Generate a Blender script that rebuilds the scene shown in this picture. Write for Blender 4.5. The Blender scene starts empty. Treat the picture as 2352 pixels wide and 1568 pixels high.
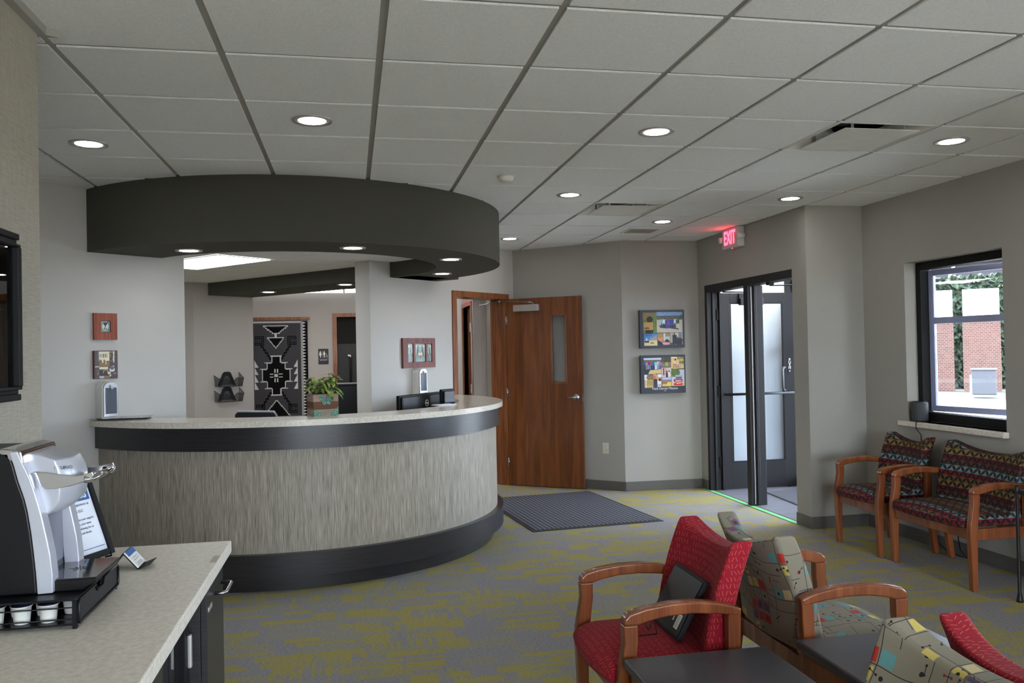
import bpy, math, random
from math import sin, cos, pi, sqrt, radians as R, floor as fl, hypot, atan2
from mathutils import Vector, Matrix
random.seed(7)
SC = bpy.context.scene
COL = SC.collection
# ------------------------------------------------------------------ camera
FOC, YAW, PIT, ROL, CAMZ = 1910.8, .191614, .0118663, -.0199157, 1.545
def cam_axes():
    F = Vector((sin(YAW)*cos(PIT), cos(YAW)*cos(PIT), sin(PIT)))
    r0 = Vector((cos(YAW), -sin(YAW), 0)); u0 = r0.cross(F)
    r = cos(ROL)*r0 + sin(ROL)*u0; u = -sin(ROL)*r0 + cos(ROL)*u0
    return r, u, F
CR, CU, CF = cam_axes()
cam = bpy.data.cameras.new('camera'); cam.sensor_width = 36; cam.lens = FOC/2352*36
cam.clip_start = .02; cam.clip_end = 300
co = bpy.data.objects.new('camera', cam); COL.objects.link(co); SC.camera = co
m = Matrix((( CR.x, CU.x, -CF.x, 0), (CR.y, CU.y, -CF.y, 0), (CR.z, CU.z, -CF.z, CAMZ), (0, 0, 0, 1)))
co.matrix_world = m
def ray(x, y): return CR*((x-1176)/FOC) - CU*((y-784)/FOC) + CF
# ------------------------------------------------------------------ mesh builder
class B:
    def __init__(s): s.v = []; s.f = []; s.u = []; s.mi = []; s.sm = []
    def add(s, vs, fs, uv=None, mi=0, sm=False):
        b = len(s.v); s.v += [tuple(v) for v in vs]
        for k, f in enumerate(fs):
            s.f.append([b+i for i in f]); s.mi.append(mi); s.sm.append(sm)
            s.u.append(uv[k] if uv else None)
        return s
    def box(s, x0, x1, y0, y1, z0, z1, mi=0):
        return s.add([(x0,y0,z0),(x1,y0,z0),(x1,y1,z0),(x0,y1,z0),(x0,y0,z1),(x1,y0,z1),(x1,y1,z1),(x0,y1,z1)],
            [(0,3,2,1),(4,5,6,7),(0,1,5,4),(1,2,6,5),(2,3,7,6),(3,0,4,7)], mi=mi)
    def prism(s, poly, a, b, ax='z', mi=0, sm=False):
        n = len(poly)
        ar = sum(poly[i][0]*poly[(i+1) % n][1]-poly[(i+1) % n][0]*poly[i][1] for i in range(n))
        if ar < 0: poly = poly[::-1]
        def P(p, h):
            return (p[0], p[1], h) if ax == 'z' else ((p[0], h, p[1]) if ax == 'y' else (h, p[0], p[1]))
        vs = [P(p, a) for p in poly]+[P(p, b) for p in poly]
        fs = [tuple(range(n))[::-1], tuple(range(n, 2*n))]+[(i, (i+1) % n, n+(i+1) % n, n+i) for i in range(n)]
        if ax == 'y': fs = [f[::-1] for f in fs]
        s.add(vs, fs[:2], mi=mi); bb = len(s.v)-2*n
        for f in fs[2:]:
            s.f.append([bb+i for i in f]); s.mi.append(mi); s.sm.append(sm); s.u.append(None)
        return s
    def tube(s, pts, r, n=10, cap=True, mi=0, closed=False, flat=None):
        pts = [Vector(p) for p in pts]; N = len(pts)
        rs = r if isinstance(r, (list, tuple)) else [r]*N
        rings = []; up = None
        for i, p in enumerate(pts):
            if closed: t = (pts[(i+1) % N]-pts[i-1])
            else: t = (pts[min(i+1, N-1)]-pts[max(i-1, 0)])
            t.normalize()
            if up is None:
                up = Vector((0, 0, 1)) if abs(t.z) < .9 else Vector((1, 0, 0))
            a = t.cross(up)
            if a.length < 1e-4: a = t.cross(Vector((0, 1, 0)))
            a.normalize(); bb = a.cross(t); bb.normalize(); up = bb
            f = flat or 1
            rings.append([p+a*cos(2*pi*k/n)*rs[i]+bb*sin(2*pi*k/n)*rs[i]*f for k in range(n)])
        vs = [q for rg in rings for q in rg]; fs = []
        M_ = N if closed else N-1
        for i in range(M_):
            j = (i+1) % N
            for k in range(n):
                fs.append((i*n+k, i*n+(k+1) % n, j*n+(k+1) % n, j*n+k))
        if cap and not closed: fs += [tuple(range(n))[::-1], tuple(range((N-1)*n, N*n))]
        return s.add(vs, fs, mi=mi, sm=True)
    def lathe(s, prof, n=32, c=(0, 0, 0), mi=0, sm=True):
        vs = []; fs = []
        for r, z in prof:
            for k in range(n): vs.append((c[0]+r*cos(2*pi*k/n), c[1]+r*sin(2*pi*k/n), c[2]+z))
        for i in range(len(prof)-1):
            for k in range(n): fs.append((i*n+k, i*n+(k+1) % n, (i+1)*n+(k+1) % n, (i+1)*n+k))
        s.add(vs, fs, mi=mi, sm=sm)
        for i, rev in ((0, True), (len(prof)-1, False)):
            if prof[i][0] > 1e-6:
                f = [len(s.v)-n*len(prof)+i*n+k for k in range(n)]
                s.f.append(f[::-1] if rev else f); s.mi.append(mi); s.sm.append(False); s.u.append(None)
        return s
    def arc(s, c, r0, r1, a0, a1, z0, z1, n=96, mi=0):
        """curved bar: ring sector between r0<r1 with UV = arc length, height"""
        def P(i, k):
            a = a0+(a1-a0)*i/n; r, z = ((r0, z0), (r1, z0), (r1, z1), (r0, z1))[k]; return (c[0]+r*cos(a), c[1]+r*sin(a), z)
        fl2 = a1 < a0
        for k, (va, vb) in enumerate(((r0, r1), (z0, z1), (r1, r0), (z1, z0))):
            k2 = (k+1) % 4; vs = []; fs = []; uv = []
            for i in range(n+1): vs += [P(i, k), P(i, k2)]
            for i in range(n):
                u0, u1 = r1*(a1-a0)*i/n, r1*(a1-a0)*(i+1)/n
                f = (2*i, 2*i+2, 2*i+3, 2*i+1); w = [(u0, va), (u1, va), (u1, vb), (u0, vb)]
                fs.append(f[::-1] if fl2 else f); uv.append(w[::-1] if fl2 else w)
            s.add(vs, fs, uv=uv, mi=mi, sm=True)
        for i, o in ((0, (0, 1, 2, 3)), (n, (3, 2, 1, 0))): s.add([P(i, k) for k in range(4)], [o], mi=mi)
        return s
    def loft(s, rings, mi=0, sm=True, cap=True, uv=None):
        n = len(rings[0]); vs = [q for r in rings for q in r]; fs = []
        for i in range(len(rings)-1):
            for k in range(n): fs.append((i*n+k, i*n+(k+1) % n, (i+1)*n+(k+1) % n, (i+1)*n+k))
        if cap: fs += [tuple(range(n))[::-1], tuple(range((len(rings)-1)*n, len(rings)*n))]
        return s.add(vs, fs, mi=mi, sm=sm)
    def merge(s, o, off=(0, 0, 0)):
        b = len(s.v); s.v += [(x+off[0], y+off[1], z+off[2]) for x, y, z in o.v]
        s.f += [[b+i for i in f] for f in o.f]; s.mi += o.mi; s.sm += o.sm; s.u += o.u
        return s
    def build(s, name, mats, parent=None, bevel=0, seg=2, loc=None, rz=None, angle=35, smooth=None, sub=0, rot=None, fixn=False):
        me = bpy.data.meshes.new(name); me.from_pydata(s.v, [], s.f)
        if not isinstance(mats, (list, tuple)): mats = [mats]
        for x in mats: me.materials.append(x)
        uvl = me.uv_layers.new(name='UVMap')
        for p in me.polygons:
            p.material_index = s.mi[p.index]; p.use_smooth = s.sm[p.index] if smooth is None else smooth
            cu = s.u[p.index]; nn = p.normal; ax = max(range(3), key=lambda i: abs(nn[i]))
            for k, li in enumerate(p.loop_indices):
                if cu: uvl.data[li].uv = cu[k]
                else:
                    c = me.vertices[me.loops[li].vertex_index].co
                    uvl.data[li].uv = (c.y, c.z) if ax == 0 else ((c.x, c.z) if ax == 1 else (c.x, c.y))
        if fixn:
            import bmesh
            bm = bmesh.new(); bm.from_mesh(me); bmesh.ops.recalc_face_normals(bm, faces=bm.faces); bm.to_mesh(me); bm.free()
        o = bpy.data.objects.new(name, me); COL.objects.link(o)
        if parent: o.parent = parent
        if loc: o.location = loc
        if rz is not None: o.rotation_euler.z = rz
        if rot: o.rotation_euler = rot
        if bevel:
            b = o.modifiers.new('b', 'BEVEL'); b.width = bevel; b.segments = seg; b.limit_method = 'ANGLE'; b.angle_limit = R(angle)
        if sub:
            b = o.modifiers.new('s', 'SUBSURF'); b.levels = sub; b.render_levels = sub
        return o
def empty(name, loc=(0, 0, 0), rz=0, parent=None):
    o = bpy.data.objects.new(name, None); COL.objects.link(o); o.location = loc; o.rotation_euler.z = rz; o.empty_display_size = .1
    if parent: o.parent = parent
    return o
def tag(o, label, cat=None, group=None, kind=None):
    if label: o['label'] = label
    if cat: o['category'] = cat
    if group: o['group'] = group
    if kind: o['kind'] = kind
    return o
def thing(name, label, cat, loc=(0, 0, 0), rz=0, group=None):
    return tag(empty(name, loc, rz), label, cat, group)
def struct(o, label=None):
    o['kind'] = 'structure'
    if label: o['label'] = label
    return o
def kids(o): return [c for c in bpy.data.objects if c.parent == o]
def copy_tree(o, parent=None):
    ks = kids(o)
    c = o.copy(); COL.objects.link(c); c.parent = parent
    for k in ks: copy_tree(k, c)
    return c
def text(s, size, mat, parent, loc, name='lettering', depth=.0008, align='CENTER', rot=(pi/2, 0, 0), sx=1, bold=0):
    cu = bpy.data.curves.new('t', 'FONT'); cu.body = s; cu.size = size; cu.align_x = align; cu.align_y = 'CENTER'; cu.extrude = depth; cu.offset = bold
    to = bpy.data.objects.new('t', cu); COL.objects.link(to)
    dg = bpy.context.evaluated_depsgraph_get(); dg.update()
    me = bpy.data.meshes.new_from_object(to.evaluated_get(dg)); me.name = name
    bpy.data.objects.remove(to); bpy.data.curves.remove(cu)
    me.materials.clear(); me.materials.append(mat)
    o = bpy.data.objects.new(name, me); COL.objects.link(o); o.parent = parent; o.location = loc; o.rotation_euler = rot; o.scale = (sx, 1, 1)
    return o
def lin(c): return c/12.92 if c <= .04045 else ((c+.055)/1.055)**2.4
def rgb(r, g, b): return (lin(r/255), lin(g/255), lin(b/255), 1)
# ------------------------------------------------------------------ node helper
class N:
    def __init__(s, g, k): s.g = g; s.k = k
    def _(s, op, o=None, rev=False):
        return s.g.m(op, o, s) if rev else s.g.m(op, s, o)
    def __add__(s, o): return s._('ADD', o)
    def __radd__(s, o): return s._('ADD', o)
    def __sub__(s, o): return s._('SUBTRACT', o)
    def __rsub__(s, o): return s._('SUBTRACT', o, True)
    def __mul__(s, o): return s._('MULTIPLY', o)
    def __rmul__(s, o): return s._('MULTIPLY', o)
    def __truediv__(s, o): return s._('DIVIDE', o)
    def __lt__(s, o): return s._('LESS_THAN', o)
    def __gt__(s, o): return s._('GREATER_THAN', o)
    def floor(s): return s.g.m('FLOOR', s)
    def fract(s): return s.g.m('FRACT', s)
    def abs(s): return s.g.m('ABSOLUTE', s)
    def sin(s): return s.g.m('SINE', s)
    def cos(s): return s.g.m('COSINE', s)
    def sqrt(s): return s.g.m('SQRT', s)
class G:
    def __init__(s, nt): s.nt = nt; s.tc = nt.nodes.new('ShaderNodeTexCoord')
    def inp(s, sock, v):
        if isinstance(v, N): s.nt.links.new(v.k, sock)
        elif v is not None:
            if isinstance(v, (tuple, list)) and sock.type == 'VECTOR': v = v[:3]
            sock.default_value = v
    def m(s, op, a, b=None):
        n = s.nt.nodes.new('ShaderNodeMath'); n.operation = op; s.inp(n.inputs[0], a)
        if b is not None: s.inp(n.inputs[1], b)
        return N(s, n.outputs[0])
    @property
    def obj(s): return N(s, s.tc.outputs['Object'])
    @property
    def uv(s): return N(s, s.tc.outputs['UV'])
    def sep(s, v):
        n = s.nt.nodes.new('ShaderNodeSeparateXYZ'); s.inp(n.inputs[0], v); return [N(s, o) for o in n.outputs]
    def comb(s, x, y, z=0.):
        n = s.nt.nodes.new('ShaderNodeCombineXYZ')
        for i, q in enumerate((x, y, z)): s.inp(n.inputs[i], q)
        return N(s, n.outputs[0])
    def noise(s, v, scale=5., detail=2., rough=.5, dist=0.):
        n = s.nt.nodes.new('ShaderNodeTexNoise'); s.inp(n.inputs['Vector'], v); n.inputs['Scale'].default_value = scale
        n.inputs['Detail'].default_value = detail; n.inputs['Roughness'].default_value = rough; n.inputs['Distortion'].default_value = dist
        return N(s, n.outputs[0])
    def white(s, x, y, z=0.):
        n = s.nt.nodes.new('ShaderNodeTexWhiteNoise'); n.noise_dimensions = '3D'; s.inp(n.inputs['Vector'], s.comb(x, y, z)); return N(s, n.outputs[0])
    def voro(s, v, scale, out='Distance'):
        n = s.nt.nodes.new('ShaderNodeTexVoronoi'); s.inp(n.inputs['Vector'], v); n.inputs['Scale'].default_value = scale; return N(s, n.outputs[out])
    def mix(s, f, a, b):
        n = s.nt.nodes.new('ShaderNodeMix'); n.data_type = 'RGBA'; s.inp(n.inputs[0], f); s.inp(n.inputs[6], a); s.inp(n.inputs[7], b); return N(s, n.outputs[2])
    def rng(s, v, a, b, c=0., d=1.):
        n = s.nt.nodes.new('ShaderNodeMapRange'); s.inp(n.inputs[0], v)
        for i, q in enumerate((a, b, c, d)): n.inputs[i+1].default_value = q
        return N(s, n.outputs[0])
    def attr(s, name):
        n = s.nt.nodes.new('ShaderNodeAttribute'); n.attribute_name = name; return N(s, n.outputs['Color'])
def mat(name, col, rough=.6, metal=0., spec=.5, bump=None, bd=.001, coat=0., emit=None, es=0., sheen=0.):
    m = bpy.data.materials.new(name); m.use_nodes = True; nt = m.node_tree; p = nt.nodes['Principled BSDF']; g = G(nt)
    if callable(col): col = col(g)
    g.inp(p.inputs['Base Color'], col)
    if callable(rough): rough = rough(g)
    g.inp(p.inputs['Roughness'], rough); p.inputs['Metallic'].default_value = metal
    p.inputs['Specular IOR Level'].default_value = spec; p.inputs['Coat Weight'].default_value = coat; p.inputs['Coat Roughness'].default_value = .08
    if sheen: p.inputs['Sheen Weight'].default_value = sheen
    if emit: p.inputs['Emission Color'].default_value = emit; p.inputs['Emission Strength'].default_value = es
    if bump:
        b = nt.nodes.new('ShaderNodeBump'); b.inputs['Distance'].default_value = bd; b.inputs['Strength'].default_value = 1
        g.inp(b.inputs['Height'], bump(g)); nt.links.new(b.outputs[0], p.inputs['Normal'])
    return m
def plain(name, c, rough=.5, metal=0., **k):
    """solid colour with a faint procedural mottling"""
    def f(g):
        a = g.noise(g.obj, 9., 3.)
        return g.mix(g.rng(a, .3, .7), tuple(x*.95 for x in c[:3])+(1,), tuple(min(1, x*1.04) for x in c[:3])+(1,))
    return mat(name, f, rough, metal, **k)
def glassmat(name, tint=(1, 1, 1, 1), rough=0.):
    m = bpy.data.materials.new(name); m.use_nodes = True; nt = m.node_tree; nt.nodes.clear()
    o = nt.nodes.new('ShaderNodeOutputMaterial'); mx = nt.nodes.new('ShaderNodeMixShader'); t = nt.nodes.new('ShaderNodeBsdfTransparent'); t.inputs[0].default_value = tint
    gl = nt.nodes.new('ShaderNodeBsdfGlossy'); gl.inputs['Roughness'].default_value = rough; fr = nt.nodes.new('ShaderNodeFresnel'); fr.inputs[0].default_value = 1.5
    nt.links.new(fr.outputs[0], mx.inputs[0]); nt.links.new(t.outputs[0], mx.inputs[1]); nt.links.new(gl.outputs[0], mx.inputs[2]); nt.links.new(mx.outputs[0], o.inputs[0])
    return m
def lamp_mat(name, c, s):
    m = bpy.data.materials.new(name); m.use_nodes = True; nt = m.node_tree; nt.nodes.clear()
    o = nt.nodes.new('ShaderNodeOutputMaterial'); e = nt.nodes.new('ShaderNodeEmission'); e.inputs[0].default_value = c; e.inputs[1].default_value = s
    nt.links.new(e.outputs[0], o.inputs[0]); return m
def meshcol(name, rough=.6, **k): return mat(name, lambda g: g.attr('Col'), rough, **k)
# ------------------------------------------------------------------ materials
M = {}
def paint(name, c, amp=.0006):
    M[name] = mat(name, lambda g: g.mix(g.rng(g.noise(g.obj, 2.5, 3.), .3, .7), tuple(x*.97 for x in c[:3])+(1,), c), .75, spec=.25, bump=lambda g: g.noise(g.obj, 260., 2.), bd=amp)
paint('greige', rgb(167, 164, 157)); paint('whitewall', rgb(200, 198, 194)); paint('innerwall', rgb(172, 165, 158)); paint('soffit', rgb(76, 75, 67), .0022)
def wallpaper(g):
    x, y, z = g.sep(g.obj)
    a = g.noise(g.comb(x*260, y*260, z*9), 1., 2.); b = g.noise(g.comb(x*14, y*14, z*240), 1., 2.)
    return g.mix(g.rng(a*.5+b*.5, .35, .65), rgb(160, 154, 140), rgb(186, 180, 166))
M['wallpaper'] = mat('wallpaper', wallpaper, .8, spec=.2)
M['tile'] = mat('ceiling_tile', lambda g: g.mix(g.rng(g.noise(g.obj, 120., 3.), .3, .7), rgb(230, 231, 231), rgb(242, 243, 243)), .9, spec=.1, bump=lambda g: g.noise(g.obj, 300., 2.), bd=.0008)
M['tbar'] = plain('ceiling_grid_metal', rgb(160, 158, 150), .5)  # metal greyed to carry the shade inside the recessed tile gaps
M['base'] = plain('vinyl_base', rgb(92, 89, 86), .5)
def carpet(g):
    x, y, z = g.sep(g.obj)
    wob = (g.noise(g.obj, 200., 1.)-.5)*.004
    def blk(sx, sy, seed, p, wmin=.45, hmin=.5, xx=None, yy=None):
        X = (xx or x)+wob; Y = (yy or y)+wob
        row = (Y/sy+seed*.37).floor(); fy = (Y/sy+seed*.37).fract()
        off = g.white(row, seed, 1.); cx = (X/sx+off*9); c = cx.floor(); fx = cx.fract()
        on = g.white(c, row, seed) < p
        w = g.white(c, row, seed+3.)*(1-wmin)+wmin; h = g.white(c, row, seed+5.)*(1-hmin)+hmin
        return on*(fx < w)*(fy < h)
    A = blk(.31, .085, 1., .28, .45, .75); Bk = blk(.19, .16, 2., .17, .55, .7); C = blk(.50, .05, 3., .17, .5, .35)
    D = blk(.27, .13, 7., .36, .4, .6); E_ = blk(.40, .18, 8., .34, .5, .5)
    reg = g.noise(g.obj, 1.7, 0.) > .56
    V = blk(.034, .14, 4., .5, .3, .6)*reg
    ys = (Bk+C+V+A*(1-D)) > .5
    fib = g.noise(g.obj, 380., 2.); fib2 = g.noise(g.comb(x*60, y*240, 0.), 1., 3.)
    ff = g.rng(fib*.5+fib2*.5, .36, .64)
    grey = g.mix(ff, rgb(118, 115, 117), rgb(172, 168, 171))
    olive = g.mix(ff, rgb(128, 125, 112), rgb(174, 169, 150))
    mus = g.mix(ff, rgb(150, 139, 76), rgb(182, 170, 104))
    soft = g.noise(g.comb(x*3., y*9., 5.), 1., 1.)
    return g.mix(ys*g.rng(soft, .3, .7, .8, 1.), g.mix(g.m('MAXIMUM', D, E_)*.8, grey, olive), mus)
M['carpet'] = mat('carpet', carpet, .95, spec=.1, bump=lambda g: g.noise(g.obj, 500., 2.), bd=.003)
def streaks(g):
    u, v, _ = g.sep(g.uv)
    a = g.noise(g.comb(u*330, v*7, 0.), 1., 2.); b = g.noise(g.comb(u*170, v*3.4, 4.), 1., 2.); c = g.noise(g.comb(u*560, v*12, 8.), 1., 1.); d = g.noise(g.comb(u*30, v*1.2, 9.), 1., 1.)
    t = g.rng(a*.40+b*.27+c*.25+d*.08, .36, .64)
    return g.mix(t, rgb(88, 80, 71), rgb(190, 180, 165))
M['grass'] = mat('grasscloth_laminate', streaks, .5, spec=.35)
def lam(g):
    u, v, _ = g.sep(g.uv)
    return g.mix(g.rng(g.noise(g.comb(u*6, v*160, 0.), 1., 3.), .35, .65), rgb(32, 30, 32), rgb(46, 43, 45))
M['laminate'] = mat('dark_laminate', lam, .33, spec=.5)
def quartz(g):
    a = g.noise(g.obj, 420., 2.); b = g.voro(g.obj, 330.); c = g.noise(g.obj, 60., 3.)
    base = g.mix(g.rng(c, .35, .65), rgb(210, 202, 188), rgb(228, 221, 209))
    return g.mix((g.rng(a, .56, .66))*.55, base, rgb(164, 148, 126))
M['quartz'] = mat('quartz_top', quartz, .16, spec=.5)
M['coffeetop'] = mat('laminate_top', quartz, .45, spec=.3)
def oak(c1, c2, vert=True, sc=1.):
    def f(g):
        x, y, z = g.sep(g.obj)
        v = g.comb(x*14*sc, y*14*sc, z*1.1*sc) if vert else g.comb(x*2*sc, y*14*sc, z*14*sc)
        a = g.noise(v, 1., 4., .6, .6); w = (g.noise(v, .5, 2.)*26).sin()*.5+.5
        fine = g.noise(g.comb(x*160, y*160, z*7) if vert else g.comb(x*7, y*160, z*160), 1., 2.)
        return g.mix(g.rng(a*.45+w*.2+fine*.35, .3, .7), c1, c2)
    return f
M['door'] = mat('stained_oak', oak(rgb(92, 48, 22), rgb(132, 78, 40)), .32, spec=.45, coat=.25)
M['casing'] = mat('oak_casing', oak(rgb(102, 54, 26), rgb(152, 92, 50), True, 1.6), .35, spec=.45, coat=.2)
M['cherry'] = mat('cherry_wood', oak(rgb(106, 54, 28), rgb(148, 84, 48), True, .8), .26, spec=.5, coat=.35)
M['tablewood'] = mat('table_wood', oak(rgb(116, 66, 34), rgb(158, 100, 58)), .4)
M['steel'] = plain('brushed_steel', rgb(172, 172, 174), .24, 1.)
M['chrome'] = plain('chrome', rgb(215, 215, 220), .08, 1.)
M['alu'] = plain('closer_aluminium', rgb(186, 182, 178), .45, .6)
M['bronze'] = plain('dark_bronze_frame', rgb(26, 24, 28), .45, .0, spec=.35)
M['black'] = plain('black_plastic', rgb(15, 15, 17), .35, spec=.3)
M['blackmat'] = plain('matte_black', rgb(14, 14, 16), .6, spec=.3)
M['silver'] = plain('silver_plastic', rgb(188, 190, 200), .28, .25)
M['white'] = plain('white_plastic', rgb(225, 224, 218), .35)
M['ivory'] = plain('ivory_plastic', rgb(214, 208, 190), .4)
M['darkbox'] = plain('dark_void', rgb(20, 19, 18), .9)
M['glass'] = glassmat('clear_glass')
M['winglass'] = glassmat('window_glass', (.93, .96, 1, 1))
M['lamp'] = lamp_mat('lamp_disc', (1, .965, .925, 1), 20)
M['troffer'] = lamp_mat('troffer_diffuser', (.96, .98, 1, 1), 5.5)
M['red'] = lamp_mat('exit_red', (1, .03, .06, 1), 5)
M['bluegrey'] = plain('sash_vinyl', rgb(150, 156, 190), .4)
M['paint'] = meshcol('printed', .5); M['weave'] = meshcol('woven', .9, spec=.1); M['ceramic'] = meshcol('glazed', .25)
def mattex(g):
    x, y, z = g.sep(g.uv)
    r = ((x*150).sin()*.5+.5)*.5+g.rng((y/.018).fract(), .0, .55)*.35+g.noise(g.obj, 200., 2.)*.3
    return g.mix(g.rng(r, .45, .95), rgb(52, 53, 60), rgb(116, 117, 126))
M['mat'] = mat('ribbed_mat', mattex, .85, spec=.2)
M['rubber'] = plain('mat_rubber', rgb(46, 47, 52), .6)
def vtile(g):
    x, y, z = g.sep(g.obj)
    e = ((x/.6).fract() < .008)+((y/.3).fract() < .016)
    return g.mix(e, g.mix(g.rng(g.noise(g.comb(x*2, y*20, 0.), 1., 3.), .3, .7), rgb(112, 112, 122), rgb(136, 136, 146)), rgb(80, 80, 86))
M['vtile'] = mat('vestibule_tile', vtile, .3)
# upholstery
def dashes(g, base):
    u, v, _ = g.sep(g.uv)
    def lay(sx, sy, seed):
        row = (v/sy).floor(); X = u/sx+g.white(row, seed)*5; i = X.floor()
        a = (g.white(i, row, seed+1)-.5)*1.5; fx = (X.fract()-.5)*sx+(g.white(i, row, seed+2)-.5)*sx*.3; fy = ((v/sy).fract()-.5)*sy
        cx = fx*a.cos()+fy*a.sin(); cy = fy*a.cos()-fx*a.sin()
        return (cx.abs() < .0009)*(cy.abs() < sy*.36)*(g.white(i, row, seed+4) < .88)
    d = lay(.0145, .0235, 1.)
    return g.mix(d*.7, base, rgb(204, 120, 88))
M['redfab'] = mat('red_upholstery', lambda g: dashes(g, g.mix(g.noise(g.uv, 900., 1.), rgb(132, 22, 36), rgb(158, 32, 48))), .85, spec=.12, sheen=.04)
def abstract(g):
    u, v, _ = g.sep(g.uv)
    u = u+.021*(v*23).sin()*.4; v = v+.006*(u*31).sin()
    base = g.mix(g.noise(g.uv, 800., 1.), rgb(120, 113, 98), rgb(146, 138, 121))
    s = .046
    i = (u/s).floor(); j = (v/s).floor(); fx = (u/s).fract(); fy = (v/s).fract()
    reg = g.noise(g.comb(i, j, 3.), .35, 0.); on = (g.white(i, j, 1.) < .34)*(reg > .46)
    sq = on*(fx > .1)*(fx < .92)*(fy > .12)*(fy < .9)
    r = g.white(i, j, 2.)
    c = g.mix(r > .3, rgb(96, 146, 148), rgb(196, 176, 96)); c = g.mix(r > .52, c, rgb(112, 76, 104)); c = g.mix(r > .72, c, rgb(178, 52, 44)); c = g.mix(r > .84, c, rgb(206, 188, 140))
    col = g.mix(sq, base, c)
    lines = g.m('MAXIMUM', (fx < .045)*(g.noise(g.comb(i, v*6, 1.), .8, 0.) > .5), (fy < .045)*(g.noise(g.comb(u*6, j, 5.), .8, 0.) > .5))
    # dumbbell motifs on their own lattice
    t = .031; k = (u/t).floor(); l = (v/(t*1.6)).floor(); gx = (u/t).fract()-.5; gy = ((v/(t*1.6)).fract()-.5)*1.6
    on2 = (g.white(k, l, 6.) < .2)
    an = g.white(k, l, 7.)*3.1; px = gx*an.cos()+gy*an.sin(); py = gy*an.cos()-gx*an.sin()
    stem = on2*(px.abs() < .035)*(py.abs() < .34)
    dd = (px*px+(py.abs()-.34)*(py.abs()-.34)).sqrt(); dot = on2*(dd < .11)
    dc = g.mix(g.white(k, l, 8.) > .5, rgb(60, 110, 118), rgb(150, 40, 44)); dc = g.mix(g.white(k, l, 9.) > .6, dc, rgb(40, 36, 40))
    # loose round dots
    dr = ((fx-.5)*(fx-.5)+(fy-.5)*(fy-.5)).sqrt(); dots = (dr < .13)*(g.white(i, j, 11.) < .22)
    col = g.mix(dots, col, rgb(42, 38, 42)); col = g.mix(g.m('MAXIMUM', lines, stem), col, rgb(44, 40, 42))
    return g.mix(dot, col, dc)
M['absfab'] = mat('abstract_upholstery', abstract, .88, spec=.15, sheen=.05)
def petals(g):
    u, v, _ = g.sep(g.uv); s = .036
    i = (u/s).floor(); j = (v/s).floor(); x = (u/s).fract(); y = (v/s).fract()
    par = g.m('MODULO', (i+j).abs(), 2.); par = par > .5
    x = par*(1-x)+(1-par)*x
    d1 = (x*x+(1-y)*(1-y)).sqrt(); d2 = ((1-x)*(1-x)+y*y).sqrt()
    leaf = (d1 < .985)*(d2 < .985)
    edge = (d1 > .93)+(d2 > .93)
    r = g.m('MODULO', (j+40).abs(), 6.)
    c = g.mix(r > .5, rgb(92, 26, 30), rgb(126, 104, 54)); c = g.mix(r > 1.5, c, rgb(104, 82, 46)); c = g.mix(r > 2.5, c, rgb(118, 28, 36)); c = g.mix(r > 3.5, c, rgb(104, 130, 132)); c = g.mix(r > 4.5, c, rgb(80, 56, 46))
    lf = g.mix(g.white(i, j, 3.) > .8, rgb(24, 24, 32), rgb(34, 28, 32))
    return g.mix(leaf*.95, c, lf)
M['petfab'] = mat('petal_upholstery', petals, .7, spec=.2)
M['tabletop'] = mat('table_laminate', lambda g: g.mix(g.rng(g.noise(g.obj, 180., 3.), .35, .65), rgb(58, 58, 62), rgb(76, 76, 80)), .38)
M['leaf'] = mat('leaf_green', lambda g: g.mix(g.rng(g.noise(g.obj, 30., 2.), .35, .65), rgb(44, 84, 30), rgb(150, 172, 70)), .4)
M['soil'] = plain('soil', rgb(40, 30, 22), .9)
# outdoors
M['asphalt'] = plain('driveway', rgb(66, 60, 60), .9); M['concrete'] = plain('bounce_concrete', rgb(172, 168, 162), .9)
M['lawn'] = mat('lawn', lambda g: g.mix(g.noise(g.obj, 6., 4.), rgb(34, 44, 20), rgb(58, 64, 34)), .9)
M['hedge'] = mat('hedge', lambda g: g.mix(g.rng(g.noise(g.obj, 7., 4.), .35, .65), rgb(14, 24, 13), rgb(42, 56, 30)), .8)
def brick(g):
    n = g.nt.nodes.new('ShaderNodeTexBrick'); x, y, z = g.sep(g.obj); g.inp(n.inputs['Vector'], g.comb(x, z, 0.))
    n.inputs['Color1'].default_value = rgb(66, 36, 28); n.inputs['Color2'].default_value = rgb(80, 48, 38); n.inputs['Mortar'].default_value = rgb(104, 92, 84)
    n.inputs['Scale'].default_value = 4.; n.inputs['Mortar Size'].default_value = .02
    return N(g, n.outputs[0])
M['brick'] = mat('brick', brick, .9)
M['vinyl'] = plain('white_vinyl', rgb(226, 226, 226), .5)
M['siding'] = mat('siding', lambda g: g.mix(((g.sep(g.obj)[2])/.2).fract() < .08, rgb(66, 60, 66), rgb(46, 41, 48)), .8)
M['roofred'] = plain('shingle', rgb(72, 44, 42), .9)
M['carpaint'] = plain('car_paint', rgb(120, 124, 130), .25, .5)
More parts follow.
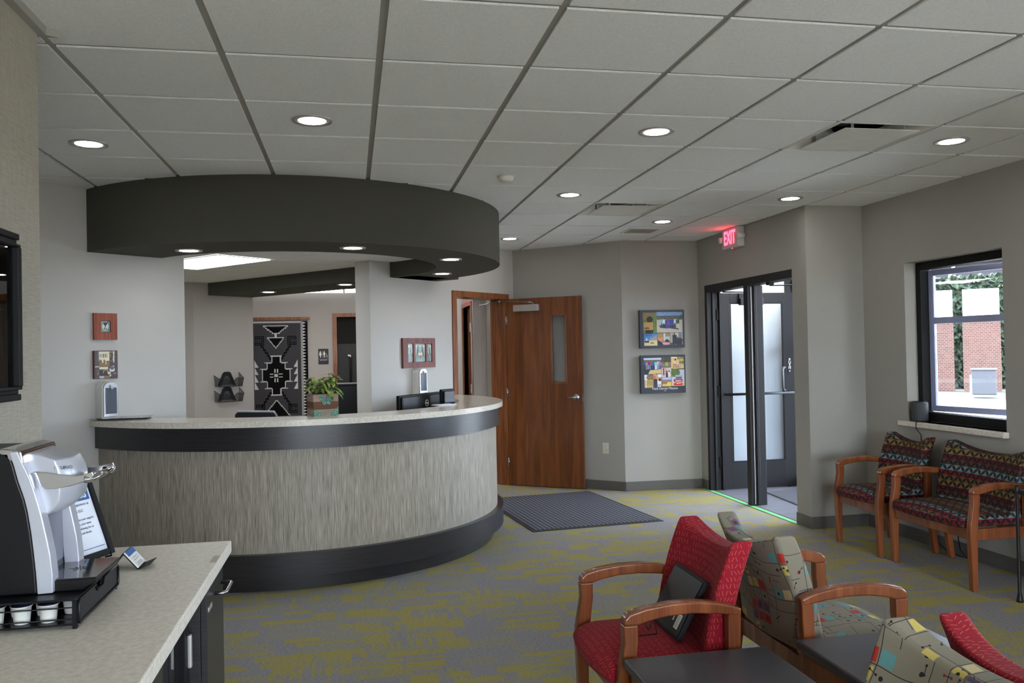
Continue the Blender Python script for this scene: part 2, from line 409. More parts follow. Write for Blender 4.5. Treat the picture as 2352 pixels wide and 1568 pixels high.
# ------------------------------------------------------------------ structure
ZC = 2.728; TOP = 2.9
def wall(name, p0, p1, z0=0., z1=TOP, th=.15, holes=(), mt='greige', label=None):
    p0 = Vector((p0[0], p0[1])); p1 = Vector((p1[0], p1[1])); L = (p1-p0).length; a = atan2(p1.y-p0.y, p1.x-p0.x)
    ts = sorted({0., L, *[h[0] for h in holes], *[h[1] for h in holes]}); zs = sorted({z0, z1, *[h[2] for h in holes], *[h[3] for h in holes]})
    ts = [t for t in ts if 0 <= t <= L]; zs = [z for z in zs if z0 <= z <= z1]
    nt_, nz = len(ts), len(zs)
    def hole(i, j):
        if i < 0 or j < 0 or i >= nt_-1 or j >= nz-1: return True
        tm, zm = (ts[i]+ts[i+1])/2, (zs[j]+zs[j+1])/2
        return any(h[0] < tm < h[1] and h[2] < zm < h[3] for h in holes)
    b = B(); vid = {}
    def V(i, j, k):
        if (i, j, k) not in vid: vid[(i, j, k)] = len(b.v); b.v.append((ts[i], th*k, zs[j]))
        return vid[(i, j, k)]
    fs = []
    for i in range(nt_-1):
        for j in range(nz-1):
            if hole(i, j): continue
            fs.append((V(i,j,0), V(i+1,j,0), V(i+1,j+1,0), V(i,j+1,0)))
            fs.append((V(i,j,1), V(i,j+1,1), V(i+1,j+1,1), V(i+1,j,1)))
            if hole(i-1, j): fs.append((V(i,j,0), V(i,j+1,0), V(i,j+1,1), V(i,j,1)))
            if hole(i+1, j): fs.append((V(i+1,j,0), V(i+1,j,1), V(i+1,j+1,1), V(i+1,j+1,0)))
            if hole(i, j-1): fs.append((V(i,j,0), V(i,j,1), V(i+1,j,1), V(i+1,j,0)))
            if hole(i, j+1): fs.append((V(i,j+1,0), V(i+1,j+1,0), V(i+1,j+1,1), V(i,j+1,1)))
    for f in fs: b.f.append(f); b.mi.append(0); b.sm.append(False); b.u.append(None)
    o = b.build(name, M[mt], loc=(p0.x, p0.y, 0), rz=a)
    return struct(o, label)
def baseboard(name, p0, p1, h=.1, t=.012):
    p0 = Vector(p0); p1 = Vector(p1); L = (p1-p0).length
    b = B().box(0, L, -t, 0, 0, h)
    return struct(b.build(name, M['base'], loc=(p0.x, p0.y, 0), rz=atan2(p1.y-p0.y, p1.x-p0.x), bevel=.003))
WP = Vector((-1.828, 6.178)); TH = atan2(.92, 1.); WD = Vector((cos(TH), sin(TH))); WN = Vector((-WD.y, WD.x))  # WN points behind the wall
def onwall(t, s=0.): q = WP+WD*t+WN*s; return (q.x, q.y)
XE, XR, YJ, YP = 3.79, 4.32, 6.42, 8.65
cA = (1.888, 9.597); cB = (2.913, 8.68)
struct(B().box(-4, 6.2, -4, 14.5, -.1, 0).build('floor', M['carpet']), 'patterned grey and mustard carpet floor')
wall('wall_desk', onwall(-2.4), cA, th=.2, holes=[(2.4+.797, 2.4+2.74, 0, TOP), (2.4+3.985, 2.4+4.895, 0, 2.165)], mt='whitewall')
wall('wall_angled', cA, cB, mt='greige')
wall('wall_pictures', cB, (XE+.15, YP), mt='greige')
wall('wall_entry', (XE, YP), (XE, YJ), holes=[(YP-8.475, YP-6.655, 0, 2.215)], mt='greige')
wall('wall_jog', (XE+.15, YJ), (XR+.22, YJ), mt='greige')
wins = [(4.868, 5.88), (2.7, 3.71), (.5, 1.51), (-1.7, -.69)]
wall('wall_window', (XR, YJ), (XR, -3.5), th=.22, holes=[(YJ-b_, YJ-a_, .935, 2.182) for a_, b_ in wins], mt='greige')
wall('wall_back', (XR+.2, -3.5), (-1.3, -3.5), holes=[(.5, 2.6, .4, 2.35), (2.9, 5.0, .4, 2.35)], mt='greige')
wall('wall_left', (-1.07, -3.5), (-1.07, 3.19), th=.2, mt='wallpaper')
wall('wall_alcove', (-1.2, 3.19), (-3.6, 3.19), th=.1, mt='greige')
wall('wall_side', (-3.6, 3.1), (-3.6, 4.8), th=.1, mt='greige')
baseboard('baseboard_angled', cA, cB); baseboard('baseboard_pictures', cB, (XE, YP)); baseboard('baseboard_entry', (XE, 8.65), (XE, 8.478))
b = B().prism([(XE-.012, 6.652), (XE-.012, YJ-.012), (XR, YJ-.012), (XR, YJ), (XE, YJ), (XE, 6.652)], 0, .1)
struct(b.build('baseboard_jog', M['base'], bevel=.002)); baseboard('baseboard_window', (XR, YJ), (XR, -3.4)); baseboard('baseboard_desk', onwall(4.9), cA)
# ceilings
def clip(poly, cl):
    out = poly
    for i in range(len(cl)):
        a, b_ = cl[i], cl[(i+1) % len(cl)]; inp = out; out = []
        if not inp: break
        side = lambda p: (b_[0]-a[0])*(p[1]-a[1])-(b_[1]-a[1])*(p[0]-a[0])
        for k in range(len(inp)):
            p, q = inp[k-1], inp[k]; sp, sq = side(p), side(q)
            if (sp >= 0) != (sq >= 0):
                t = sp/(sp-sq); out.append((p[0]+(q[0]-p[0])*t, p[1]+(q[1]-p[1])*t))
            if sq >= 0: out.append(q)
    return out
def tiles(b, ox, oy, i0, i1, j0, j1, zones, skip, z, T=.6096, gap=.0145, h=.009, mi=0):
    for i in range(i0, i1):
        for j in range(j0, j1):
            if (i, j) in skip: continue
            q = [(ox+T*i+gap, oy+T*j+gap), (ox+T*(i+1)-gap, oy+T*j+gap), (ox+T*(i+1)-gap, oy+T*(j+1)-gap), (ox+T*i+gap, oy+T*(j+1)-gap)]
            for zn in zones:
                p = clip(q, zn)
                if len(p) > 2:
                    ar = abs(sum(p[k-1][0]*p[k][1]-p[k][0]*p[k-1][1] for k in range(len(p))))/2
                    if ar > .002: b.prism(p, z, z+h-.001, mi=mi)
GX, GY, T = -1.695, 3.375, .6096
diff_cells = [(7, 1), (6, 5)]
zones = [[(-3.6, 3.19), (XR, 3.19), (XR, YJ), (-3.6, YJ)], [(-1.07, -3.5), (XR, -3.5), (XR, 3.19), (-1.07, 3.19)], [(-3.6, YJ), (XE, YJ), (XE, YP), (-3.6, YP)], [(-1, YP), (2.95, YP), (1.9, 9.7), (-1, 9.7)]]
b = B(); tiles(b, GX, GY, -4, 10, -12, 11, zones, diff_cells, ZC)
zt = ZC+.009
tiles(b, GX, GY, -4, 10, -12, 11, zones, diff_cells, zt, gap=0, h=.012, mi=1)
# keep diffuser cells open in the grid plane: they are covered by their housings below
struct(b.build('ceiling', [M['tile'], M['tbar']]), 'white acoustic tile ceiling of the waiting room')
struct(B().box(-4.2, 7, -4.2, 14.6, 2.9, 3.0).build('ceiling_slab', M['vinyl']))
struct(B().prism([(-1.07, 2.6), (-1.04, 2.6), (-1.04, 3.19), (-1.0, 3.215), (-1.2, 3.215), (-1.2, 3.19), (-1.07, 3.19)], ZC-.03, ZC).build('trim_1', M['tbar']))
# inner office ceiling, in the desk wall's own frame
IC = B(); IZ = 2.44
cs = ((Vector((-.45, 7.35))-WP).dot(WD), (Vector((-.45, 7.35))-WP).dot(WN))
RS, RO = 1.2, 1.75
half = [(cs[0]+RS*cos(pi+k*pi/40), min(0, cs[1]+RS*sin(pi+k*pi/40))) for k in range(41)]
half = [(cs[0]-sqrt(RS**2-cs[1]**2), 0)]+[p for p in half if p[1] < -.001]+[(cs[0]+sqrt(RS**2-cs[1]**2), 0)]
zin = [half, [(.797, 0), (2.74, 0), (2.74, .1), (.797, .1)], [(-1.2, .1), (4.2, .1), (4.2, 8.6), (-1.2, 8.6)]]
skip2 = [(-1, 0), (-1, 1)]
tiles(IC, 2.068, .555, -6, 4, -3, 14, zin, skip2, IZ, gap=.006, h=.006)
for p in zin: IC.prism(p, IZ+.006, IZ+.012, mi=1)
struct(IC.build('ceiling', [M['tile'], M['vinyl']], loc=(WP.x, WP.y, 0), rz=TH), 'white tile ceiling over the office behind the desk')
# office walls
pa = onwall(0); 
ax, ay = -1.676, 10.531
def wa(t): return (ax+WD.x*t, ay+WD.y*t)
wall('wall_office', wa(-.201), wa(.634), z1=IZ+.1, mt='innerwall', th=.12)
wall('wall_passage', (-4.2, 10.75), wa(-.201), z1=IZ+.1, mt='innerwall', th=.1)
q = wa(.634); wall('wall_recess', (q[0]-WD.y*.0, q[1]+.0), (q[0]-.9, q[1]+2.9), z1=IZ+.1, th=.05, mt='innerwall')
wall('wall_far', (-3.8, 13.7), (3.2, 13.7), z1=IZ+.2, mt='innerwall', holes=[(3.8-.216, 3.8+.70, 0, 2.154)])
wall('wall_office_left', (-4.1, 4.4), (-4.1, 11.2), z1=IZ+.1, mt='innerwall', th=.1)
wall('wall_corridor', (1.46, 13.7), (1.46, 9.98), z1=IZ+.1, th=.1, mt='innerwall', holes=[(2.86, 3.61, 0, 2.12)])
wall('wall_corridor_return', (1.561, 9.975), (1.62, 9.975), z1=IZ+.1, th=.1, mt='innerwall')
wall('wall_corridor_end', (1.62, 9.98), (1.80, 9.62), z1=IZ+.1, th=.1, mt='innerwall')
struct(B().box(2.2, 3.2, 10, 13.7, 0, 2.5).build('wall_room', M['darkbox'])) if False else None
# soffit ring and beam
CC = (-.45, 7.35)
def ring_angles(r, ext=0.):
    d = (Vector(CC)-WP).dot(WN)  # negative: centre is in front of the wall
    e = math.asin(min(1, (-d+ext)/r))
    return TH-pi-e, TH+e
a0, a1 = ring_angles(1.75, .02)
tr = struct(B().arc(CC, 1.2, 1.75, a0, a1, 2.293, ZC+.012, 128).build('ceiling_soffit', M['soffit']), 'dark olive curved soffit ring hanging over the reception desk')
bm0, bm1 = Vector(wa(0)), Vector(wa(.64))
dn = -WN
poly = [bm0, bm1, bm1+dn*3.4, bm0+dn*3.4]
struct(B().prism([(p.x, p.y) for p in poly], 2.293, IZ+.02).build('ceiling_beam', M['soffit']), 'dark olive beam crossing the office ceiling')
# ------------------------------------------------------------------ downlights
def downlight(x, y, z, label, group, sc=1.):
    t = thing('recessed_downlight', label, 'ceiling light', (x, y, z), 0, group)
    B().lathe([(.066*sc, .004), (.07*sc, -.004), (.098*sc, -.006), (.1*sc, 0), (.1*sc, .004)], 48).build('trim_ring', M['alu'], t)
    B().lathe([(.0, -.0035), (.068*sc, -.0035), (.068*sc, .003), (0, .003)], 40).build('lens', M['lamp'], t)
    return t
def cell(i, j): return GX+T*(i+.5), GY+T*(j+.5)
gl = 'downlights in the waiting room ceiling'
for (i, j), lb in {(2, 1): 'round downlight in the waiting room ceiling, in front of the dark curved soffit', (0, 2): 'round ceiling downlight nearest the wallpapered wall, left of the curved soffit',
    (5, 1): 'large round downlight in the tile ceiling, two tiles left of the big air diffuser', (5, 4): 'round downlight on the ceiling between the smoke detector and the far air diffuser',
    (8, 4): 'round downlight near the top of the wall corner beside the entrance', (8, 1): 'round downlight right of the big air diffuser, above the window',
    (7, 6): 'round downlight just before the small return grille near the exit sign', (5, 8): 'round downlight peeking past the right end of the curved soffit'}.items():
    x, y = cell(i, j); downlight(x, y, ZC, lb, gl)
gs = 'downlights in the underside of the curved soffit'
for (x, y), lb in zip([(-1.095, 6.11), (.026, 5.928), (.80, 6.63), (.86, 7.83)], ['downlight in the curved soffit above the left end of the desk', 'downlight in the curved soffit above the planter', 'downlight under the right end of the curved soffit, the nearer of the two there', 'downlight under the right end of the curved soffit, by the white wall']):
    downlight(x, y, 2.293, lb, gs, .92)
for (x, y), lb in zip([(-.93, 10.04), (-.045, 9.029)], ['downlight in the dark office beam, above the wall files', 'downlight in the dark office beam, beside the white pillar']):
    downlight(x, y, 2.293, lb, 'downlights in the office beam', .92)
downlight(1.05, 10.0, IZ, 'unseen downlight added to brighten the corridor beyond the oak door frame', 'added corridor lights')  # unseen lamp added to bring neutral light to the dim corridor
# ceiling diffusers
def diffuser(i, j, label):
    x, y = cell(i, j); t = thing('air_diffuser', label, 'air vent', (x, y, ZC), 0, 'square air diffusers')
    b = B(); r0, r1 = .302, .27
    def ringq(a, za, c, zc):
        for s0 in range(4):
            c0 = [(-1, -1), (1, -1), (1, 1), (-1, 1)][s0]; c1 = [(-1, -1), (1, -1), (1, 1), (-1, 1)][(s0+1) % 4]
            b.add([(c0[0]*a, c0[1]*a, za), (c1[0]*a, c1[1]*a, za), (c1[0]*c, c1[1]*c, zc), (c0[0]*c, c0[1]*c, zc)], [(0, 1, 2, 3)])
    ringq(.305, .006, .29, -.002); ringq(.29, -.002, .285, .002); ringq(.285, .002, .2, .075); ringq(.2, .075, .2, .1)
    b.add([(-.2, -.2, .1), (.2, -.2, .1), (.2, .2, .1), (-.2, .2, .1)], [(0, 1, 2, 3)])
    b.build('housing', M['white'], t)
    B().box(-.228, .228, -.228, .228, -.012, -.007).build('plaque', M['white'], t, bevel=.004)
    B().lathe([(.16, .099), (.16, .07), (.15, .07), (.15, .098)], 32).build('duct_collar', M['black'], t)
    for sx, sy in ((-1, -1), (1, -1), (1, 1), (-1, 1)):
        B().box(sx*.16-.008, sx*.16+.008, sy*.19-.002, sy*.19+.002, -.001, .09).build('hanger', M['alu'], t)
diffuser(7, 1, 'large square ceiling air diffuser with a floating plaque, the nearer one')
diffuser(6, 5, 'square ceiling air diffuser farther off, right of the smoke detector')
x, y = cell(7, 7); t = thing('return_grille', 'small square return air grille flush in the ceiling near the exit sign', 'air vent', (x, y-.02, ZC))
b = B()
for sx in (-1, 1): b.box(*sorted((sx*.165, sx*.145)), -.165, .165, -.006, 0); b.box(-.145, .145, *sorted((sx*.165, sx*.145)), -.006, 0)
b.build('grille_frame', M['white'], t)
b = B()
for k in range(18): b.box(-.145, .145, -.145+k*.0161, -.145+k*.0161+.006, -.004, -.0005)
b.build('louvre', plain('grille_grey', rgb(150, 146, 138), .5), t)
x, y = cell(4, 3); t = thing('smoke_detector', 'small round white smoke detector on the ceiling', 'smoke detector', (x, y, ZC))
B().lathe([(.05, 0), (.052, -.012), (.047, -.03), (.03, -.04), (0, -.041)], 32).build('cap', M['white'], t)
B().lathe([(.058, 0), (.058, -.009), (.0, -.009)], 32).build('mounting_ring', M['ivory'], t)
# office troffers
def troffer(loc, rz, w, l, label, n=2):
    t = thing('fluorescent_troffer', label, 'ceiling light', loc, rz, 'bright troffers in the office ceiling')
    b = B(); e = .02
    b.box(0, w, 0, e, -.006, .0); b.box(0, w, l-e, l, -.006, 0); b.box(0, e, e, l-e, -.006, 0); b.box(w-e, w, e, l-e, -.006, 0)
    b.build('troffer_frame', M['white'], t)
    B().box(e, w-e, e, l-e, -.003, .002).build('light_panel', M['troffer'], t)
    B().box(w*.5-.01, w*.5+.01, e, l-e, -.005, -.003).build('center_bar', M['white'], t)
o_ = onwall(2.068-.6096, .555); troffer((o_[0], o_[1], IZ), TH, .6096, 1.2192, 'bright fluorescent panel in the office ceiling, behind the curved soffit')
troffer((-.69, 11.5, IZ), 0, 1.22, .69, 'bright fluorescent panel in the office ceiling beyond the dark beam')
# ------------------------------------------------------------------ reception desk
desk = thing('reception_desk', 'large half round reception desk with striped grey front and dark bands', 'reception desk', (CC[0], CC[1], 0))
def dring(name, r0, r1, z0, z1, mt, par=desk, n=128, bevel=0):
    a0, a1 = ring_angles(r1, -.004)
    return B().arc((0, 0), r0, r1, a0, a1, z0, z1, n).build(name, M[mt], par)
dring('toe_kick', 1.60, 1.655, 0, .105, 'laminate'); dring('base_rim', 1.60, 1.74, .105, .255, 'laminate', bevel=.003)
dring('front_panel', 1.62, 1.69, .255, .931, 'grass'); dring('upper_band', 1.60, 1.715, .931, 1.085, 'laminate', bevel=.002)
dring('counter', 1.375, 1.75, 1.085, 1.125, 'quartz', bevel=.006)
dring('work_surface', 1.0, 1.6, .72, .75, 'laminate')
# ------------------------------------------------------------------ doors
def hinge_mb(): return B().box(-.012, .012, -.006, .006, -.05, .05).tube([(0, -.008, -.05), (0, -.008, .05)], .007, 8)
fr = struct(empty('door_1', (*onwall(3.985), 0), TH), 'oak framed doorway beside the reception desk')
b = B(); W_, H_ = .91, 2.165
b.box(-.05, .02, -.015, .215, 0, H_+.045); b.box(W_-.02, W_+.05, -.015, .215, 0, H_+.045); b.box(.02, W_-.02, -.015, .215, H_-.02, H_+.045)
b.box(.02, .03, .06, .1, 0, H_-.02); b.box(W_-.03, W_-.02, .06, .1, 0, H_-.02)
b.build('door_frame', M['casing'], fr, bevel=.004)
sa, sb = Vector((1.775, 9.462)), Vector((2.515, 8.925)); sd = (sb-sa).normalized()
sl = thing('door_slab', 'reddish oak office door standing open against the angled wall', 'door', (sa.x, sa.y, 0), atan2(sd.y, sd.x))
sl.name = 'oak_door'
LW = .915
b = B()
for bx in ((0, .555, .008, 2.15), (.735, LW, .008, 2.15), (.555, .735, .008, 1.17), (.555, .735, 1.95, 2.15)): b.box(bx[0], bx[1], 0, .044, bx[2], bx[3])
# single slab with a cut light: build faces as one skin
def slab_mesh(L, H, th, h):
    ts = [0, h[0], h[1], L]; zs = [.008, h[2], h[3], H]; bb = B()
    for i in range(3):
        for j in range(3):
            if i == 1 and j == 1: continue
            bb.add([(ts[i], 0, zs[j]), (ts[i+1], 0, zs[j]), (ts[i+1], 0, zs[j+1]), (ts[i], 0, zs[j+1])], [(0, 1, 2, 3)])
            bb.add([(ts[i], th, zs[j]), (ts[i+1], th, zs[j]), (ts[i+1], th, zs[j+1]), (ts[i], th, zs[j+1])], [(3, 2, 1, 0)])
    def q(a, b_, c, d): bb.add([a, b_, c, d], [(0, 1, 2, 3)])
    q((0, 0, .008), (0, 0, H), (0, th, H), (0, th, .008)); q((L, 0, .008), (L, th, .008), (L, th, H), (L, 0, H)); q((0, 0, H), (L, 0, H), (L, th, H), (0, th, H)); q((0, 0, .008), (0, th, .008), (L, th, .008), (L, 0, .008))
    x0, x1, z0, z1 = h
    q((x0, 0, z0), (x0, th, z0), (x0, th, z1), (x0, 0, z1)); q((x1, 0, z0), (x1, 0, z1), (x1, th, z1), (x1, th, z0)); q((x0, 0, z0), (x1, 0, z0), (x1, th, z0), (x0, th, z0)); q((x0, 0, z1), (x0, th, z1), (x1, th, z1), (x1, 0, z1))
    return bb
slab_mesh(LW, 2.15, .044, (.56, .725, 1.185, 1.94)).build('slab', M['door'], sl)
b = B(); x0, x1, z0, z1 = .548, .737, 1.173, 1.952
b.box(x0, x1, -.006, 0, z0, z0+.014); b.box(x0, x1, -.006, 0, z1-.014, z1); b.box(x0, x0+.014, -.006, 0, z0+.014, z1-.014); b.box(x1-.014, x1, -.006, 0, z0+.014, z1-.014)
b.build('glazing_bead', M['casing'], sl, bevel=.002)
B().box(.56, .725, .02, .025, 1.185, 1.94).build('glass_lite', M['glass'], sl)
lv = B().lathe([(.043, 0), (.043, .008), (.036, .014), (.012, .014), (.012, .045), (0, .046)], 28).build('lever_handle', M['steel'], sl, loc=(.838, 0, 1.02), rot=(pi/2, 0, 0))
B().tube([(0, 0, 0), (-.02, 0, .004), (-.11, 0, .004)], [.011, .010, .008], 10).build('lever_grip', M['steel'], lv, loc=(0, 0, .042))
B().box(LW, LW+.002, .008, .036, .97, 1.06).tube([(LW, .022, 1.02), (LW+.014, .022, 1.02)], .009, 10).build('latch_plate', M['steel'], sl)
for z in (.27, 1.07, 1.9): hinge_mb().build('hinge', M['steel'], sl, loc=(.0, -.004, z))
cl = B().box(.11, .42, -.055, 0, 2.0, 2.075).build('door_closer', M['alu'], sl, bevel=.004)
jx = Vector((.13, -.03, 2.11)); 
B().tube([(.36, -.03, 2.078), (.34, -.03, 2.10), (-.03, -.12, 2.118), ], .006, 8).tube([(-.03, -.12, 2.105), (-.03, -.12, 2.135)], .012, 10).tube([(-.03, -.12, 2.125), (-.36, .02, 2.09)], .006, 8).build('closer_arm', M['steel'], cl)
# corridor door seen through the opening
fr2 = struct(empty('door_2', (1.46, 13.7-2.86, 0), -pi/2), 'oak door frame in the corridor')
b = B(); b.box(-.05, .0, -.02, .12, 0, 2.17).box(.75, .80, -.02, .12, 0, 2.17).box(0, .75, -.02, .12, 2.12, 2.17); b.build('door_frame', M['casing'], fr2)
B().box(.0, .75, .05, .09, 0, 2.12).build('door_leaf', M['door'], fr2)
for z in (.3, 1.1, 1.85): B().box(.735, .752, -.025, -.02, z-.055, z+.055).build('hinge', M['steel'], fr2)
# dark office door on the far wall
fr3 = struct(empty('door_3', (-.216, 13.7, 0), 0), 'oak framed doorway with a dark door on the far wall')
b = B(); b.box(-.067, .0, -.02, .1, 0, 2.215).box(.916, .98, -.02, .1, 0, 2.215).box(0, .916, -.02, .1, 2.154, 2.215); b.build('door_frame', M['casing'], fr3)
B().box(0, .916, .06, .1, 0, 1.72, 0).build('door_leaf', plain('charcoal_door', rgb(38, 36, 36), .6), fr3)
B().box(0, .916, .09, .12, 1.72, 2.154).build('shade_panel', M['darkbox'], fr3)  # dark panel stands in for the unlit opening above the leaf
B().tube([(.21, .03, 1.06), (.21, .0, 1.08), (.21, .0, 1.5), (.21, .03, 1.52)], .018, 8).build('pull_handle', M['blackmat'], fr3)
B().tube([(.21, .0, 1.5), (.205, -.01, 1.53), (.17, -.01, 1.53)], .016, 8).build('pull_tip', M['white'], fr3)
# entrance frame
ent = struct(empty('door_4', (XE, 8.475, 0), -pi/2), 'dark bronze double entrance frame')
w_, h_, c_ = 1.82, 2.215, .055
b = B().box(0, c_, -.005, .14, 0, h_).box(w_-c_, w_, .065, .14, 0, h_).box(c_, w_-.001, -.005, .0649, h_-.075, h_).box(c_, w_-c_, .065, .14, h_-.075, h_)
b.box(c_, c_+.02, .05, .07, 0, h_-.075).box(c_+.001, c_+.03, .125, .145, 0, h_-.075); b.build('outer_frame', M['bronze'], ent, bevel=.003)
B().box(.90, .985, 0, .16, 0, h_-.075).box(.985, .997, .06, .09, 0, h_-.075).build('centre_mullion', M['bronze'], ent, bevel=.003)
B().box(.992, .996, .03, .036, 0.02, h_-.09).build('weather_strip', M['alu'], ent)
for z in (.3, 1.07, 1.9): B().box(c_, c_+.012, .1, .15, z-.06, z+.06).build('hinge', M['blackmat'], ent)
B().box(1.30, 1.36, .03, .08, h_-.1, h_-.075).tube([(1.33, .05, h_-.105), (1.6, .3, h_-.12)], .005, 8).build('closer_bracket', M['bronze'], ent)
leaf = thing('glass_door', 'dark framed glass entrance door standing open in the vestibule, marked PUSH', 'door', (3.935, 8.39, 0), 0)
lf = B(); L0, S = .855, .10
lf.box(0, S, 0, .045, .012, 2.13).box(L0-S-.03, L0, 0, .045, .012, 2.13).box(S, L0-S-.03, 0, .045, .012, .30).box(S, L0-S-.03, 0, .045, 2.02, 2.13)
lf.build('stile_frame', M['bronze'], leaf, bevel=.002)
b = B(); gx0, gx1, gz0, gz1 = S, L0-S-.03, .30, 2.02
b.box(gx0, gx0+.012, -.006, 0, gz0, gz1).box(gx1-.012, gx1, -.006, 0, gz0, gz1).box(gx0+.012, gx1-.012, -.006, 0, gz0, gz0+.012).box(gx0+.012, gx1-.012, -.006, 0, gz1-.012, gz1).build('glazing_stop', M['blackmat'], leaf)
B().box(S, L0-S-.03, .018, .026, .30, 2.02).build('glass_pane', M['winglass'], leaf)
B().tube([(.03, -.05, 1.035), (L0-.03, -.05, 1.035)], .014, 10).tube([(.03, -.05, 1.035), (.03, .0, 1.035)], .012, 8).tube([(L0-.03, -.05, 1.035), (L0-.03, .0, 1.035)], .012, 8).build('push_bar', M['bronze'], leaf)
B().tube([(.735, 0, 1.06), (.70, -.03, 1.06), (.68, -.05, 1.09), (.68, -.05, 1.28), (.70, -.03, 1.31), (.735, 0, 1.31)], .012, 8).build('pull_handle', plain('handle_gray', rgb(92, 90, 98), .4, .5), leaf)
st_ = B().box(.772, .809, -.002, 0, 1.25, 1.41).build('push_sticker', M['blackmat'], leaf)
for k, ch in enumerate('PUSH'): text(ch, .042, M['white'], st_, (.7905, -.003, 1.392-k*.029), name='letter_'+ch.lower(), bold=.001)
B().box(.782, .799, -.004, -.002, 1.263, 1.268).box(.782, .799, -.004, -.002, 1.272, 1.277).build('sticker_mark', M['white'], st_)
cb = B().box(.20, .47, -.06, 0, 1.995, 2.07).build('door_closer', M['bronze'], leaf, bevel=.006)
B().box(.2, .3, -.03, -.01, 2.07, 2.12).tube([(.34, -.04, 2.08), (.30, -.12, 2.13), (-.02, -.09, 2.135)], .008, 8).build('closer_arm', M['bronze'], cb)
B().tube([(.76, .02, .0), (.76, .02, .05)], [.016, .012], 10).build('door_stop', M['blackmat'], leaf)
# vestibule
struct(B().box(XE+.04, 4.995, 6.5, 8.8, 0, .004).build('floor', M['vtile']), 'grey tile floor of the vestibule')
paint('brightwall', rgb(236, 236, 234)); wall('wall_vestibule', (XE+.15, 8.781), (5.0, 8.781), z1=2.7, mt='brightwall', th=.1)
wall('wall_vestibule_right', (4.54, 6.44), (4.99, 6.44), z1=2.7, mt='whitewall', th=.06, holes=[(.03, .34, .1, 2.5)])
struct(B().box(XE+.16, 4.995, 6.5, 8.8, 2.6, 2.65).build('ceiling', M['tile']), 'plain ceiling of the vestibule')
troffer((4.0, 6.9, 2.6), 0, .75, 1.6, 'added light panel brightening the vestibule, hidden above the open glass door')  # unseen panel added to brighten the vestibule behind the glass door
st2 = struct(empty('window_5', (4.90, 8.78, 0), -pi/2), 'dark framed glazing of the outer vestibule')
b = B().box(0, .05, 0, .1, 0, 2.6).box(2.23, 2.28, 0, .1, 0, 2.6).box(1.15, 1.21, 0, .1, 0, 2.6)
for (a_, c__) in ((.05, 1.15), (1.21, 2.23)): b.box(a_, c__, 0, .1, 2.5, 2.6).box(a_, c__, 0, .1, 0, .12).box(a_, c__, 0, .1, 1.5, 1.55)
b.build('window_frame', M['bronze'], st2)
B().box(.05, 2.23, .045, .05, .12, 2.5).build('pane', M['winglass'], st2)
# ------------------------------------------------------------------ windows
for k, (a_, b_) in enumerate(wins):
    w = struct(empty('window_%d' % (k+1), (XR, b_, 0), -pi/2), 'black framed window over the waiting chairs' if k == 0 else None)
    W = b_-a_; z0, z1 = .935, 2.182
    fx = .10 if k == 0 else 0
    b = B(); y0, y1 = .10, .19
    b.box(.0, .055, y0, y1, z0, z1).box(W-.055, W, y0, y1, z0, z1).box(.055, W-.055, y0, y1, z1-.06, z1).box(.055, W-.055, y0, y1, z0, z0+.07)
    b.build('window_frame', M['blackmat'], w, bevel=.004)
    sash = empty('sash', (.06, .165, 0), R(13) if k == 0 else 0, w)
    sash.name = 'sash'
    SW, s0, s1 = W-.12, z0+.075, z1-.065
    b = B(); e = .045
    b.box(0, e, 0, .03, s0, s1).box(SW-e, SW, 0, .03, s0, s1).box(e, SW-e, 0, .03, s1-e, s1).box(e, SW-e, 0, .03, s0, s0+e).box(e, SW-e, 0, .03, 1.72-.025, 1.72+.025)
    so = b.build('sash_frame', M['bluegrey'] if k == 0 else M['blackmat'], w, bevel=.003)
    so.location = sash.location; so.rotation_euler = sash.rotation_euler
    bpy.data.objects.remove(sash)
    B().box(e, SW-e, .012, .016, s0+e, s1-e).build('pane', M['winglass'], so)
    sill = B().box(-.07, W+.02, -.045, .10, z0-.04, z0).build('window_sill', M['quartz'], w, bevel=.006)
for k, t0 in enumerate((.5, 2.9)):
    w = struct(empty('window_%d' % (k+6), (XR+.2-t0, -3.5, 0), pi))
    b = B().box(0, .06, .05, .1, .4, 2.35).box(2.04, 2.1, .05, .1, .4, 2.35).box(.06, 2.04, .05, .1, 2.29, 2.35).box(.06, 2.04, .05, .1, .4, .46)
    b.build('window_frame', M['blackmat'], w)
# green tape, mats
t = tag(B().add([(XE-.03, 8.62, .004), (XE-.03, 6.62, .004), (XE+.022, 6.62, .004), (XE+.022, 8.46, .004)], [(0, 1, 2, 3)]).build('floor_tape', mat('green_tape', lambda g: g.mix(g.noise(g.obj, 30., 1.), rgb(96, 196, 120), rgb(140, 214, 150)), .5)), 'green tape strip along the entrance threshold', 'tape')
def floor_mat(pts, label, z=.0):
    cx = sum(p[0] for p in pts)/4; cy = sum(p[1] for p in pts)/4
    t = thing('entrance_mat', label, 'floor mat', (cx, cy, z), 0, 'dark ribbed entrance mats'); P = [(p[0]-cx, p[1]-cy) for p in pts]
    B().prism(P, 0, .006).build('rubber_border', M['rubber'], t, bevel=.002)
    Q = [(p[0]*.94, p[1]*.95) for p in P]
    bb = B(); A, b2, c2, d2 = [Vector((*q, .0085)) for q in Q]
    lu, lv_ = (b2-A).length, (d2-A).length
    bb.add([A, b2, c2, d2], [(0, 1, 2, 3)], uv=[[(0, 0), (lu, 0), (lu, lv_), (0, lv_)]])
    lo = [Vector((*q, .005)) for q in Q]
    for k in range(4): bb.add([lo[k], lo[(k+1) % 4], [A, b2, c2, d2][(k+1) % 4], [A, b2, c2, d2][k]], [(0, 1, 2, 3)])
    bb.build('ribbed_pile', M['mat'], t)
